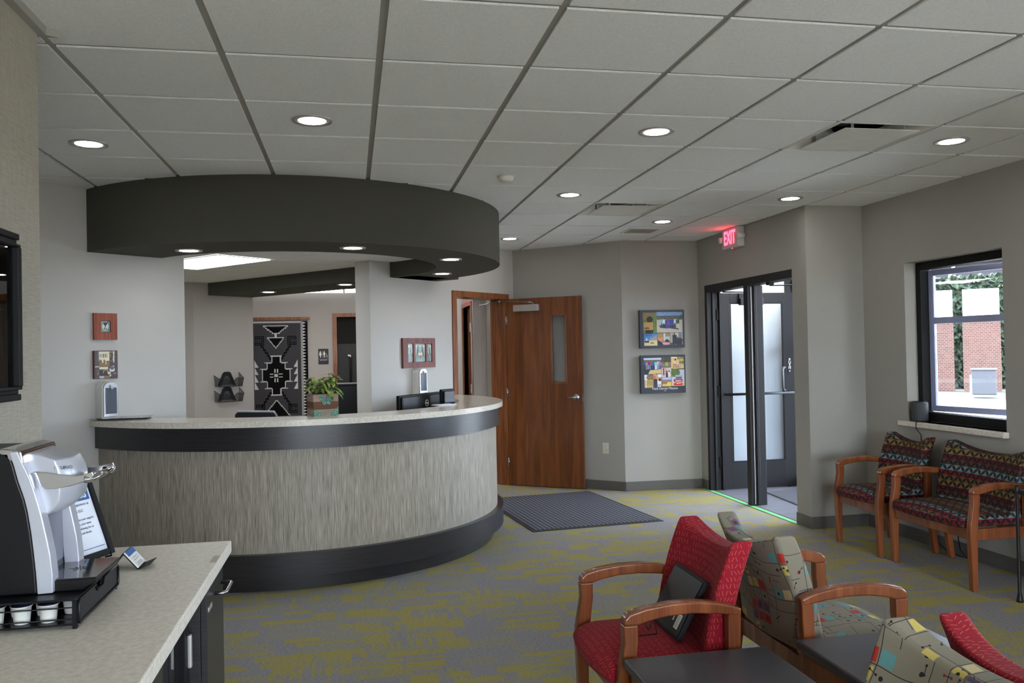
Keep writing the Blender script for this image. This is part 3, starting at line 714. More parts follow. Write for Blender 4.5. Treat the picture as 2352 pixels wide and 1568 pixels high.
floor_mat([(1.50, 6.95), (2.72, 7.07), (2.53, 8.79), (1.33, 8.66)], 'large dark grey ribbed mat on the carpet before the oak door')
floor_mat([(4.2, 7.35), (4.80, 7.31), (4.81, 8.17), (4.26, 8.15)], 'dark mat on the vestibule tiles behind the entrance frame', .004)
# ------------------------------------------------------------------ furniture
def gp(x, y, z):
    r = ray(x, y); t = (z-CAMZ)/r.z; return Vector((r.x*t, r.y*t, z))
def atY(x, y, Y): r = ray(x, y)*(Y/ray(x, y).y); return Vector((r.x, r.y, r.z+CAMZ))
def atX(x, y, X): r = ray(x, y)*(X/ray(x, y).x); return Vector((r.x, r.y, r.z+CAMZ))
def wn(o):
    m_ = o.modifiers.new('w', 'WEIGHTED_NORMAL'); m_.keep_sharp = False; return o
def make_chair(label, fab, w, loc, rz, cat='chair', group=None, name='waiting_chair', wood='cherry'):
    t = thing(name, label, cat, (*loc, 0), rz, group); h = w/2; th = .042; wd = M[wood]; F = M[fab]
    fl_ = [(-.212, 0), (-.224, .36), (-.222, .42), (-.200, .54), (-.203, .60), (-.150, .60), (-.150, .54), (-.165, .42), (-.172, .34), (-.178, 0)]
    rl = [(.238, 0), (.195, .30), (.178, .42), (.180, .60), (.185, .632), (.232, .628), (.230, .60), (.224, .42), (.238, .30), (.276, 0)]
    arm = [(-.203, .60), (-.200, .622), (-.180, .640), (-.12, .655), (-.03, .665), (.06, .665), (.14, .655), (.185, .645), (.232, .628), (.225, .60), (.14, .614), (.05, .622), (-.04, .620), (-.11, .609), (-.150, .598)]
    for s in (-1, 1):
        x0, x1 = sorted((s*h, s*(h-th)))
        wn(B().prism(fl_, x0, x1, 'x').build('leg', wd, t, bevel=.006, fixn=True, smooth=True))
        wn(B().prism(rl, x0, x1, 'x').build('leg', wd, t, bevel=.006, fixn=True, smooth=True))
        wn(B().prism(arm, x0-.002, x1+.002, 'x').build('armrest', wd, t, bevel=.009, seg=3, fixn=True, smooth=True))
    b = B().box(-h+th, h-th, -.205, -.178, .315, .385)
    for s in (-1, 1): b.box(*sorted((s*(h-.008), s*(h-.034))), -.178, .20, .315, .385)
    b.box(-h+th, h-th, .185, .21, .33, .40)
    b.build('seat_rail', wd, t, bevel=.003)
    # seat cushion
    si = h-th-.004; nx, ny = 14, 14; b = B(); vs = []; 
    def top(u, v):
        yf = -.243-.028*(1-u*u); yb = .195; y = yf+(yb-yf)*v
        z = .452+.022*(1-u*u)*(.5+.5*sin(pi*min(1, v+.1)))-.03*max(0, (.22-v)/.22)**2
        return (si*u*(1-.04*(1-v)), y, z)
    for k in (0, 1):
        for j in range(ny+1):
            for i in range(nx+1):
                x, y, z = top(-1+2*i/nx, j/ny); vs.append((x, y, z if k == 0 else .383))
    n1 = nx+1; o_ = n1*(ny+1); fs = []
    for j in range(ny):
        for i in range(nx):
            a = j*n1+i; fs.append((a, a+1, a+n1+1, a+n1)); fs.append((o_+a, o_+a+n1, o_+a+n1+1, o_+a+1))
    for i in range(nx):
        fs.append((i, o_+i, o_+i+1, i+1)); a = ny*n1+i; fs.append((a, a+1, o_+a+1, o_+a))
    for j in range(ny):
        a = j*n1; fs.append((a, a+n1, o_+a+n1, o_+a)); a = j*n1+nx; fs.append((a, o_+a, o_+a+n1, a+n1))
    b.add(vs, fs, sm=True); wn(b.build('seat', F, t, bevel=.02, seg=4, angle=50, fixn=True, smooth=True))
    # backrest
    bw = h-th-.002; nu, nv = 16, 12; vs = []
    def bk(u, v, k):
        zt = .792+.062*abs(u)**2.2; z = .415+(zt-.415)*v
        y = .105+.04*v+.078*v*v+.034*(1-u*u) + k*(.098-.012*v)
        return (bw*u*(.97+.03*v), y, z)
    for k in (0, 1):
        for j in range(nv+1):
            for i in range(nu+1): vs.append(bk(-1+2*i/nu, j/nv, k))
    n1 = nu+1; o_ = n1*(nv+1); fs = []
    for j in range(nv):
        for i in range(nu):
            a = j*n1+i; fs.append((a, a+1, a+n1+1, a+n1)); fs.append((o_+a, o_+a+n1, o_+a+n1+1, o_+a+1))
    for i in range(nu):
        fs.append((i, o_+i, o_+i+1, i+1)); a = nv*n1+i; fs.append((a, a+1, o_+a+1, o_+a))
    for j in range(nv):
        a = j*n1; fs.append((a, a+n1, o_+a+n1, o_+a)); a = j*n1+nu; fs.append((a, o_+a, o_+a+n1, a+n1))
    b = B().add(vs, fs, sm=True); wn(b.build('backrest', F, t, bevel=.016, seg=3, angle=50, fixn=True, smooth=True))
    return t
cg = 'wood framed chairs of the back-to-back rows'
W_LEFT, W_RIGHT = -pi/2, pi/2
make_chair('red upholstered wooden armchair holding the black picture frame on its seat', 'redfab', .585, (1.10, 3.02), W_LEFT, group=cg)
make_chair('grey armchair with abstract motifs, back to back with the red chair holding the frame', 'absfab', .585, (1.815, 3.06), W_RIGHT, group=cg)
make_chair('grey abstract-patterned armchair cut by the bottom edge of the view, beyond two dark tables', 'absfab', .585, (1.092, 1.665), W_LEFT, group=cg)
make_chair('red upholstered chair whose back shows in the lower corner beyond the grid-patterned grey one', 'redfab', .585, (1.78, 1.665), W_RIGHT, group=cg)
make_chair('dark petal-patterned armchair with wooden arms below the left end of the window', 'petfab', .56, (3.94, 5.695), W_LEFT, group='petal-patterned seats under the window')
make_chair('wide dark petal-patterned seat with wooden arms, beside the thin metal table leg', 'petfab', .80, (3.965, 4.925), W_LEFT, cat='wide chair', group='petal-patterned seats under the window')
def low_table(x0, x1, y0, y1, z, label):
    t = thing('side_table', label, 'table', ((x0+x1)/2, (y0+y1)/2, 0), 0, 'dark topped tables between the chairs'); a, c = (x1-x0)/2, (y1-y0)/2
    wn(B().box(-a, a, -c, c, z-.034, z).build('table_top', M['tabletop'], t, bevel=.01, seg=3, smooth=True))
    for s in (-1, 1): B().box(*sorted((s*(a-.02), s*(a-.045))), -c+.02, c-.02, 0, z-.034).build('side_panel', M['tablewood'], t, bevel=.002)
    B().box(-a+.045, a-.045, c-.05, c-.03, .06, z-.034).build('back_panel', M['tablewood'], t)
    B().box(-a+.045, a-.045, -c+.03, c-.05, .15, .17).build('shelf', M['tablewood'], t)
low_table(.885, 1.405, 2.03, 2.705, .5, 'low dark topped table right in front of the red chair holding the frame')
low_table(1.535, 2.06, 2.03, 2.735, .5, 'low dark topped wood table between the grey abstract chair and the far red one')
# metal side table by the wide seat
t = thing('metal_table', 'thin dark metal side table at the edge of the view by the wide patterned seat', 'table', (4.07, 4.08, 0))
for sx, sy in ((-1, 1), (1, 1), (-1, -1), (1, -1)):
    B().tube([(sx*.2, sy*.215, 0), (sx*.2, sy*.215, .012), (sx*.2, sy*.215, .06), (sx*.2, sy*.215, .64), (sx*.2, sy*.215, .675), (sx*.2, sy*.215, .69)], [.02, .018, .0095, .0095, .014, .009], 12).build('leg', M['bronze'], t)
b = B()
for s in (-1, 1): b.box(-.19, .19, s*.215-.007, s*.215+.007, .64, .655); b.box(s*.2-.007, s*.2+.007, -.205, .205, .64, .655)
b.build('apron_bar', M['bronze'], t); B().box(-.192, .192, -.207, .207, .655, .667).build('table_top', M['tabletop'], t, bevel=.003)
# black frame leaning on the red chair
q0, q1 = gp(1555, 1471, .483), gp(1492, 1414, .483); tp0 = atX(1617, 1330, 1.262); tp1 = atX(1541, 1283, 1.262)
ex = (q1-q0); Wf = ex.length; ex.normalize(); mid = ((tp0+tp1)-(q0+q1))*.5; ez = mid-ex*mid.dot(ex); Hf = ez.length; ez.normalize(); ey = ex.cross(ez).normalized()
if ey.x > 0: ey = -ey
t = thing('picture_frame', 'black picture frame seen from behind, leaning on the red chair back', 'picture frame', q0)
t.matrix_world = Matrix(((ex.x, ey.x, ez.x, q0.x), (ex.y, ey.y, ez.y, q0.y), (ex.z, ey.z, ez.z, q0.z), (0, 0, 0, 1)))
B().box(0, Wf, -.018, 0, 0, Hf).build('frame_border', M['blackmat'], t, bevel=.003)
B().box(.012, Wf-.012, 0, .003, .012, Hf-.012).build('backing_board', M['black'], t, bevel=.001)
lb = B().box(.035, .068, .003, .0038, .03, .085).build('barcode_label', M['white'], t)
b = B()
for k in range(9): b.box(.04, .063, .0038, .004, .036+k*.005, .036+k*.005+.002)
b.build('label_print', plain('print_gray', rgb(120, 120, 120), .6), lb)
B().box(.09, .098, .003, .0045, .05, .066).build('turn_button', M['alu'], t)
# wire easel on the seat
t = thing('wire_easel', 'twisted black wire display easel lying on the red seat', 'easel', (1.07, 3.0, .489))
e0 = [gp(1446, 1426, .489), gp(1480, 1423, .489), gp(1483, 1437, .489), gp(1489, 1447, .489), gp(1494, 1440, .489), gp(1497, 1421, .492)]
e1 = [gp(1455, 1422, .489), gp(1457, 1445, .489), gp(1460, 1463, .489), gp(1484, 1460, .489), gp(1508, 1457, .489), gp(1505, 1438, .49), gp(1499, 1424, .50)]
o3 = Vector((1.07, 3.0, .489))
B().tube([p-o3+Vector((0, 0, .003)) for p in e0], .0022, 8).build('wire_hook', M['blackmat'], t); B().tube([p-o3+Vector((0, 0, .003)) for p in e1], .0024, 8).build('wire_loop', M['blackmat'], t)
# ------------------------------------------------------------------ coffee counter
CX1, CY1, CZ = -.43, 3.12, .89
t = thing('coffee_worktop', 'beige speckled worktop holding the coffee machine', 'worktop', (CX1-.3, 2.2, CZ))
B().box(-.34, .30, -1.9, CY1-2.2, -.042, 0).build('slab', M['coffeetop'], t, bevel=.004)
B().box(.275, .30-.004, .60, .69, -.0005, .0012).build('edge_sticker', plain('grey_sticker', rgb(168, 158, 146), .5), t)
t = thing('base_cabinet', 'dark laminate base cabinet with a bar handle under the beige worktop', 'cabinet', (-.75, 2.9, 0))
B().box(-.31, .275, -.16, .18, .09, .847).build('carcass', M['laminate'], t, bevel=.001)
B().box(-.29, .23, -.16, .17, 0, .09).build('plinth', M['blackmat'], t)
dr = B().box(.276, .295, -.157, .178, .10, .843).build('cabinet_door', M['laminate'], t, bevel=.0015)
B().tube([(.295, .0, .765), (.322, .0, .765), (.33, .008, .765), (.33, .13, .765), (.322, .138, .765), (.295, .138, .765)], .006, 10).build('bar_handle', M['steel'], dr)
B().box(.295, .297, -.13, -.065, .742, .757).build('door_tag', M['alu'], dr)
t = thing('base_cabinet', 'dark laminate cabinet under the worktop nearest the viewer', 'cabinet', (-.75, 1.2, 0))
B().box(-.31, .275, -.9, .93, .09, .847).build('carcass', M['laminate'], t); B().box(-.29, .23, -.9, .93, 0, .09).build('plinth', M['blackmat'], t)
dr = B().box(.276, .295, .35, .925, .10, .72).build('cabinet_door', M['laminate'], t, bevel=.0015)
B().box(.276, .295, .35, .925, .725, .843).build('drawer', M['laminate'], t, bevel=.0015)
t = thing('mini_fridge', 'black under-counter fridge with a dark glass door between the cabinets', 'fridge', (-.75, 2.43, 0))
B().box(-.3, .20, -.285, .295, .02, .82).build('body', M['blackmat'], t)
d_ = B().box(.205, .245, -.285, -.225, .03, .81).box(.205, .245, .235, .295, .03, .81).box(.205, .245, -.225, .235, .03, .09).box(.205, .245, -.225, .235, .75, .81).build('fridge_door', M['black'], t, bevel=.003)
B().box(.222, .228, -.225, .235, .09, .75).build('door_glass', mat('black_glass', (.01, .01, .012, 1), .04, spec=.8), d_)
B().box(.245, .258, .255, .275, .60, .70).build('door_lock', M['alu'], d_, bevel=.004)
# pod drawer
DX, DY = -.665, 2.20
t = thing('pod_drawer', 'black mesh coffee pod drawer under the coffee machine', 'drawer', (DX, DY, CZ+.0008))
B().box(-.40, 0, 0, .365, .068, .074).build('top_plate', M['black'], t, bevel=.002)
B().box(-.40, -.004, .004, .361, .008, .013).build('bottom_plate', M['black'], t)
for x in (-.397, -.012):
    for y in (.002, .351): B().box(x, x+.01, y, y+.012, 0, .068).build('corner_post', M['black'], t)
b = B().prism([(.012, .010), (.353, .010), (.357, .018), (.357, .062), (.350, .068), (.215, .068), (.205, .052), (.16, .052), (.15, .068), (.018, .068), (.010, .06), (.010, .016)], -.006, 0, 'x')
fp = b.build('front_panel', mat('mesh_panel', lambda g: g.mix(((g.sep(g.obj)[2]*420).sin()*(g.sep(g.obj)[1]*420).sin()) > .1, rgb(16, 17, 20), rgb(44, 47, 54)), .4, metal=.4), t, fixn=True)
B().tube([(.002, .012, .012), (.002, .353, .012), (.002, .358, .02), (.002, .358, .06), (.002, .35, .069), (.002, .22, .069), (.002, .208, .052), (.002, .158, .052), (.002, .146, .069), (.002, .016, .069), (.002, .009, .06), (.002, .009, .018)], .0028, 8, closed=True).build('panel_rim', M['black'], fp)
for z in (.024, .052): B().tube([(-.39, .003, z), (-.01, .003, z)], .0018, 8).build('side_wire', M['black'], t)
B().box(-.39, -.01, .355, .36, .012, .068).build('rear_side', M['blackmat'], t)
B().tube([(-.012, .008, 0), (-.012, .008, -.0)], .006, 8) if False else None
pod0 = None
pods = [(-.075, .034), (-.135, .034), (-.195, .034), (-.255, .034), (-.315, .034), (-.042, .10), (-.105, .10), (-.165, .10), (-.23, .10), (-.29, .10)]
for k, (px_, py_) in enumerate(pods):
    if pod0 is None:
        pod0 = thing('coffee_pod', 'white coffee pod cup inside the black mesh drawer', 'coffee pod', (DX+px_, DY+py_, CZ+.0145), 0, 'coffee pods in the drawer'); tt = pod0
        B().lathe([(0, 0), (.0165, 0), (.0178, .003), (.0215, .042), (.0245, .043), (.0245, .0445)], 28).build('cup', M['white'], tt)
        B().lathe([(0, .0445), (.024, .0445), (.024, .0452), (0, .0452)], 28).build('foil_lid', plain('lid_blue', rgb(40, 44, 70), .3, .4), tt)
    else: tt = copy_tree(pod0); tt.location = (DX+px_, DY+py_, CZ+.0145)
# coffee machine
ML = Vector((-.86, 2.38, .964))
def rel(poly): return [(x-ML.x, z-ML.z) for x, z in poly]
t = thing('coffee_machine', 'black and silver single cup coffee machine with a chrome handle', 'coffee machine', ML)
be = [(-.773, .966), (-.776, 1.017), (-.781, 1.074), (-.786, 1.122), (-.793, 1.171), (-.800, 1.204), (-.814, 1.249), (-.823, 1.286), (-.833, 1.321)]
se = [(-.737, .967), (-.737, 1.014), (-.742, 1.063), (-.751, 1.112), (-.763, 1.172), (-.772, 1.207), (-.785, 1.252), (-.799, 1.285), (-.814, 1.322)]
y0, y1 = 2.258-ML.y, 2.502-ML.y
body = rel([(-1.045, .966)]+be+[(-1.04, 1.322)]); wn(B().prism(body, y0, y1, 'y').build('body', M['black'], t, bevel=.006, fixn=True, smooth=True))
for ya, yb in ((y0-.002, y0+.042), (y1-.042, y1+.002)):
    wn(B().prism(rel(be+se[::-1]), ya, yb, 'y').build('side_column', M['silver'], t, bevel=.003, fixn=True, smooth=True))
B().prism(rel([(-.80, .968), (-.775, .968), (-.778, 1.16), (-.80, 1.16)]), y0+.042, y1-.042, 'y').build('cup_recess', plain('recess_gray', rgb(112, 114, 128), .35), t, fixn=True)
B().prism(rel([(-.833, 1.300), (-.80, 1.29), (-.806, 1.3205), (-.835, 1.328), (-.86, 1.328), (-.86, 1.322)]), y0, y1, 'y').build('top_trim', M['chrome'], t, bevel=.003, fixn=True)
hp = rel([(-.836, 1.306), (-.80, 1.314), (-.77, 1.308), (-.735, 1.298), (-.715, 1.293), (-.704, 1.272), (-.698, 1.25), (-.697, 1.225), (-.702, 1.190), (-.726, 1.166), (-.748, 1.153), (-.80, 1.153)])
rings = []
for k in range(9):
    s = -1+k/4; f = 1-.30*abs(s)**3; yy = s*.088
    rings.append([((-.80-ML.x)+(x-(-.80-ML.x))*(f if x > -.80-ML.x else 1), yy, z*(1) if True else z) for x, z in hp])
hd = wn(B().loft(rings, sm=True).build('brew_head', M['silver'], t, bevel=.004, angle=40, fixn=True, smooth=True))
text('KEURIG', .011, M['blackmat'], hd, (-.723-ML.x, -.0795, 1.272-ML.z), name='brand_lettering', rot=(pi/2, 0, R(24)), sx=1.1)
hc = rel([(-.787, 1.267), (-.757, 1.264), (-.719, 1.256), (-.69, 1.252), (-.665, 1.256), (-.650, 1.261), (-.646, 1.252), (-.652, 1.242), (-.675, 1.234), (-.704, 1.226), (-.738, 1.221), (-.761, 1.222), (-.772, 1.231)])
hb = B(); 
for ya, yb in ((-.098, -.090), (.090, .098)): hb.prism(hc, ya, yb, 'y')
pts = [(-.672, -.094), (-.656, -.085), (-.646, -.060), (-.640, -.025), (-.640, .025), (-.646, .06), (-.656, .085), (-.672, .094)]
hb.tube([(x-ML.x, y, (1.242 if abs(y) > .08 else 1.247)-ML.z) for x, y in pts], .013, 12, flat=.75)
wn(hb.build('handle', M['chrome'], t, bevel=.002, fixn=True, smooth=True))
wn(B().prism(rel([(-.785, .966), (-.672, .966), (-.642, .986), (-.640, .994), (-.785, .994)]), y0+.012, y1-.012, 'y').build('drip_tray', M['black'], t, bevel=.003, fixn=True))
dp = B().prism(rel([(-.775, .994), (-.643, .994), (-.643, .9965), (-.775, .9965)]), y0+.018, y1-.018, 'y').build('drip_plate', plain('smoked_chrome', rgb(120, 120, 124), .08, 1.), t, fixn=True)
b = B()
for k in range(10):
    a = 2*pi*k/10; c_, s_ = cos(a), sin(a); r0, r1 = .006, (.028 if k % 2 else .02)
    x0, y0_ = -.71-ML.x, 0
    b.add([(x0+c_*r0-s_*.0012, s_*r0+c_*.0012, .0330), (x0+c_*r1-s_*.0012, s_*r1+c_*.0012, .0330), (x0+c_*r1+s_*.0012, s_*r1-c_*.0012, .0330), (x0+c_*r0+s_*.0012, s_*r0-c_*.0012, .0330)], [(0, 3, 2, 1)])
b.build('drain_slots', M['blackmat'], dp)
# review sign
p0 = Vector((-.782, 2.992, CZ+.012)); dx_ = Vector((.42, .907, 0)).normalized(); nrm = Vector((dx_.y, -dx_.x, 0)); lean = R(21)
up_ = (Vector((0, 0, 1))*cos(lean)-nrm*sin(lean)).normalized(); outn = dx_.cross(up_).normalized()
if outn.dot(nrm) < 0: outn = -outn
t = thing('review_sign', 'black framed review us sign leaning on a small easel behind the coffee machine', 'sign', p0)
t.matrix_world = Matrix(((dx_.x, -outn.x, up_.x, p0.x), (dx_.y, -outn.y, up_.y, p0.y), (dx_.z, -outn.z, up_.z, p0.z), (0, 0, 0, 1)))
SWd, SH = .235, .295; f_ = .02
b = B().box(-SWd, -SWd+f_, 0, .018, 0, SH).box(-f_, 0, 0, .018, 0, SH).box(-SWd+f_, -f_, 0, .018, 0, f_).box(-SWd+f_, -f_, 0, .018, SH-f_, SH)
b.build('sign_frame', M['blackmat'], t, bevel=.003)
pp = B().box(-SWd+f_, -f_, .008, .012, f_, SH-f_).build('paper', plain('paper', rgb(236, 240, 250), .6), t)
blue = plain('sign_blue', rgb(36, 92, 160), .5); M['ink'] = plain('ink', rgb(90, 96, 120), .6)
cxp = -SWd/2
B().box(cxp-.085, cxp+.090, .0070, .0078, .196, .245).build('banner', blue, pp)
text('REVIEW US', .030, M['white'], pp, (cxp+.004, .0062, .214), bold=.0012, sx=1.0)
for s, z, sz, mt_ in (('Tell us about your experience at', .184, .0125, 'ink'), ('Family Dental, LLC', .163, .0125, 'ink'), ('With our appreciation for your support', .135, .0105, 'ink'), ('of your dental team, your name', .120, .0105, 'ink'), ('will be entered in a drawing for an', .105, .0105, 'ink'), ('Oral Electric Tooth Brush.', .090, .0105, 'ink')):
    text(s, sz, M[mt_], pp, (cxp, .0068, z), name='text_line', sx=.95, depth=.0003)
B().box(-SWd+f_+.008, -f_-.008, .0070, .0078, .035, .0372).build('rule_line', blue, pp)
B().tube([(-.05, .0, -.004), (-.05, -.022, -.008), (-.05, -.026, .006)], .003, 8).tube([(-.18, .0, -.004), (-.18, -.022, -.008), (-.18, -.026, .006)], .003, 8).tube([(-.18, .022, .0), (-.05, .022, .0)], .003, 8).tube([(-.115, .02, .2), (-.115, .11, .03)], .003, 8).build('easel', M['blackmat'], t)
# card holder
t = thing('card_holder', 'small black tent card holder with blue and white cards on the beige worktop', 'card holder', (-.66, 2.765, CZ))
prof_ = [(.035, .015), (.0, .002), (-.044, .054), (-.088, .001)]
b = B()
for k in range(3):
    (xa, za), (xb, zb) = prof_[k], prof_[k+1]; nx_, nz_ = -(zb-za), (xb-xa); L = hypot(nx_, nz_); nx_, nz_ = nx_/L*.0012, nz_/L*.0012
    b.prism([(xa, za), (xb, zb), (xb+nx_, zb+nz_), (xa+nx_, za+nz_)], 0, .095, 'y')
b.build('holder', M['blackmat'], t, fixn=True)
ca = atan2(.052, -.044)
cd = empty('card_stack', (0, 0, 0), parent=t); bpy.data.objects.remove(cd)
dxc = Vector((-.044, 0, .052)).normalized(); nc = Vector((.052, 0, .044)).normalized()
def cq(s0, s1, y0, y1, o0, o1, name, m_, par=t):
    P = []
    for o in (o0, o1):
        for s, y in ((s0, y0), (s0, y1), (s1, y1), (s1, y0)): q = dxc*s+nc*o; P.append((q.x, y, q.z+.002))
    return B().add(P, [(3, 2, 1, 0), (4, 5, 6, 7), (0, 1, 5, 4), (1, 2, 6, 5), (2, 3, 7, 6), (3, 0, 4, 7)]).build(name, m_, par, fixn=True)
cd = cq(.003, .066, .004, .088, .001, .006, 'cards', M['white']); cq(.047, .066, .004, .088, .006, .0063, 'card_header', blue, cd)
for z_, l_ in ((.036, .05), (.028, .06), (.016, .045), (.011, .055)): cq(z_, z_+.0015, .046-l_/2, .046+l_/2, .006, .0063, 'card_line', M['ink'], cd)
# ------------------------------------------------------------------ rasterised prints
def raster(name, parent, w, h, nx, ny, fn, m_, y=0., x0=0., z0=0., th=0):
    """flat printed face: nx*ny cells coloured by fn(u, v) (0..1, v downwards)"""
    vs = [(x0+w*i/nx, y, z0+h-h*j/ny) for j in range(ny+1) for i in range(nx+1)]
    fs = [(j*(nx+1)+i, (j+1)*(nx+1)+i, (j+1)*(nx+1)+i+1, j*(nx+1)+i+1) for j in range(ny) for i in range(nx)]
    me = bpy.data.meshes.new(name); me.from_pydata(vs, [], fs); me.materials.append(m_)
    ca = me.color_attributes.new('Col', 'FLOAT_COLOR', 'CORNER'); data = []
    for j in range(ny):
        for i in range(nx):
            c = fn((i+.5)/nx, (j+.5)/ny); data += [lin(c[0]/255), lin(c[1]/255), lin(c[2]/255), 1]*4
    ca.data.foreach_set('color', data)
    o = bpy.data.objects.new(name, me); COL.objects.link(o); o.parent = parent; return o
def shapes(bg_, lst, noise=0):
    rnd = random.Random(3)
    def f(x, y):
        c = bg_
        for s in lst:
            k = s[0]
            if k == 'r': ok = s[1] <= x < s[3] and s[2] <= y < s[4]
            elif k == 'e': ok = ((x-s[1])/s[3])**2+((y-s[2])/s[4])**2 < 1
            elif k == 'n': # noisy rect
                ok = s[1] <= x < s[3] and s[2] <= y < s[4] and rnd.random() < s[6]
            elif k == 'p':
                P = s[1]; ok = False
                for a in range(len(P)):
                    (xa, ya), (xb, yb) = P[a-1], P[a]
                    if (ya > y) != (yb > y) and x < (xb-xa)*(y-ya)/(yb-ya)+xa: ok = not ok
            elif k == 'h': ok = False
            if ok: c = s[5] if k in 'ren' else s[2]
        if noise:
            q = rnd.uniform(-noise, noise); c = tuple(max(0, min(255, v+q)) for v in c)
        return c
    return f
def person(x, y, h, top, leg, skin=(150, 100, 80), w=None):
    w = w or h*.17
    return [('r', x-w*.8, y+h*.5, x-w*.1, y+h, leg), ('r', x+w*.1, y+h*.5, x+w*.8, y+h, leg), ('r', x-w, y+h*.17, x+w, y+h*.55, top), ('e', x, y+h*.09, h*.07, h*.09, skin), ('e', x, y+h*.05, h*.07, h*.05, (50, 36, 30))]
def fixp(L): # person tuples put colour in slot 5
    return [(s[0], s[1], s[2], s[3], s[4], s[5]) for s in L]
sand = (206, 182, 128)
def canvas(label, z0, h, lst, cap=None, fr=(115, 90, 895, 740), nx=156, ny=124):
    t = thing('photo_canvas', label, 'picture', (3.090, YP, z0), 0, 'photo collage canvases on the wall'); w = .515
    wn(B().box(0, w, -.035, -.002, 0, h).build('canvas_block', plain('canvas_slate', rgb(46, 50, 62), .6), t, bevel=.003))
    f = shapes((46, 50, 62), lst, 7); x0, y0, x1, y1 = fr
    raster('photo_print', t, w, h, nx, ny, lambda u, v: f(x0+u*(x1-x0), y0+v*(y1-y0)), M['paint'], y=-.0356)
    return t
L1 = [('r', 170, 130, 408, 490, (92, 104, 50)), ('n', 170, 130, 408, 260, (150, 110, 70), .45), ('r', 335, 180, 408, 490, (120, 140, 70)), ('n', 335, 180, 408, 490, (50, 84, 40), .5), ('r', 185, 300, 345, 430, (176, 138, 78)), ('e', 290, 250, 55, 50, (30, 22, 20)), ('r', 215, 430, 345, 490, (16, 16, 18)), ('e', 235, 400, 50, 16, (110, 62, 42)),
    ('r', 412, 128, 860, 215, (96, 130, 176)), ('n', 412, 128, 860, 190, (170, 190, 214), .35), ('r', 412, 190, 860, 222, (70, 80, 110)), ('r', 412, 215, 860, 260, (92, 100, 62)), ('e', 835, 240, 40, 62, (56, 76, 44)), ('r', 412, 260, 860, 480, (188, 180, 164)), ('p', [(450, 350), (800, 345), (790, 430), (600, 400), (470, 400)], (60, 60, 66))]
for k, (c1, c2) in enumerate([((120, 190, 210), (40, 60, 110)), ((226, 226, 230), (30, 30, 36)), ((60, 60, 130), (70, 60, 140)), ((90, 80, 170), (80, 60, 150)), ((70, 60, 140), (50, 46, 110)), ((60, 70, 150), (40, 40, 90)), ((220, 220, 230), (90, 70, 70)), ((40, 84, 66), (200, 206, 200))]): L1 += fixp(person(510+k*38, 222+(k % 3)*6, 175, c1, c2))
L1 += [('r', 185, 495, 415, 610, (70, 130, 200)), ('n', 195, 495, 320, 540, (60, 66, 60), .5), ('p', [(285, 575), (410, 520), (415, 610), (285, 620)], (150, 150, 140)), ('r', 185, 610, 415, 700, (214, 194, 150)), ('r', 190, 612, 270, 645, (40, 40, 40)), ('r', 222, 570, 242, 612, (230, 230, 230)), ('e', 325, 652, 34, 14, (130, 120, 70)),
    ('r', 418, 490, 635, 690, (160, 126, 80)), ('r', 525, 490, 555, 620, (200, 206, 214)), ('r', 560, 545, 635, 620, (170, 190, 196)), ('e', 470, 570, 45, 62, (206, 140, 108)), ('e', 465, 530, 50, 36, (170, 130, 76)), ('p', [(418, 600), (500, 650), (520, 690), (418, 690)], (28, 30, 48)), ('e', 585, 625, 38, 32, (62, 34, 30)), ('e', 565, 665, 62, 22, (226, 150, 176)),
    ('r', 640, 485, 862, 685, (170, 160, 148)), ('r', 700, 490, 780, 580, (190, 200, 206)), ('r', 790, 490, 840, 590, (110, 130, 150)), ('r', 640, 650, 720, 685, (90, 84, 74)), ('e', 715, 500, 16, 22, (120, 84, 66)), ('r', 682, 520, 755, 680, (34, 36, 60)), ('e', 800, 610, 60, 40, (60, 44, 46)), ('r', 750, 600, 850, 685, (48, 40, 60)), ('e', 770, 570, 15, 18, (100, 70, 56))]
canvas('photo collage canvas of five pictures, the upper of two, with no caption', 1.550, .415, L1)
L2 = [('r', 192, 910, 495, 950, (200, 206, 226)), ('r', 192, 945, 495, 975, (110, 110, 90)), ('r', 192, 970, 495, 1185, (40, 44, 62)), ('p', [(300, 1120), (495, 1105), (495, 1180), (265, 1185)], (206, 180, 120))]
for k, (c1, c2) in enumerate([((60, 70, 140), (40, 50, 90)), ((170, 130, 110), (150, 120, 100)), ((90, 60, 120), (90, 160, 190)), ((180, 60, 70), (50, 50, 90)), ((50, 90, 150), (40, 50, 100)), ((110, 210, 190), (200, 220, 226)), ((180, 170, 210), (150, 140, 190)), ((150, 110, 140), (100, 90, 130))]): L2 += fixp(person(212+k*38, 950+(k % 2)*8, 150, c1, c2, (176, 120, 96)))
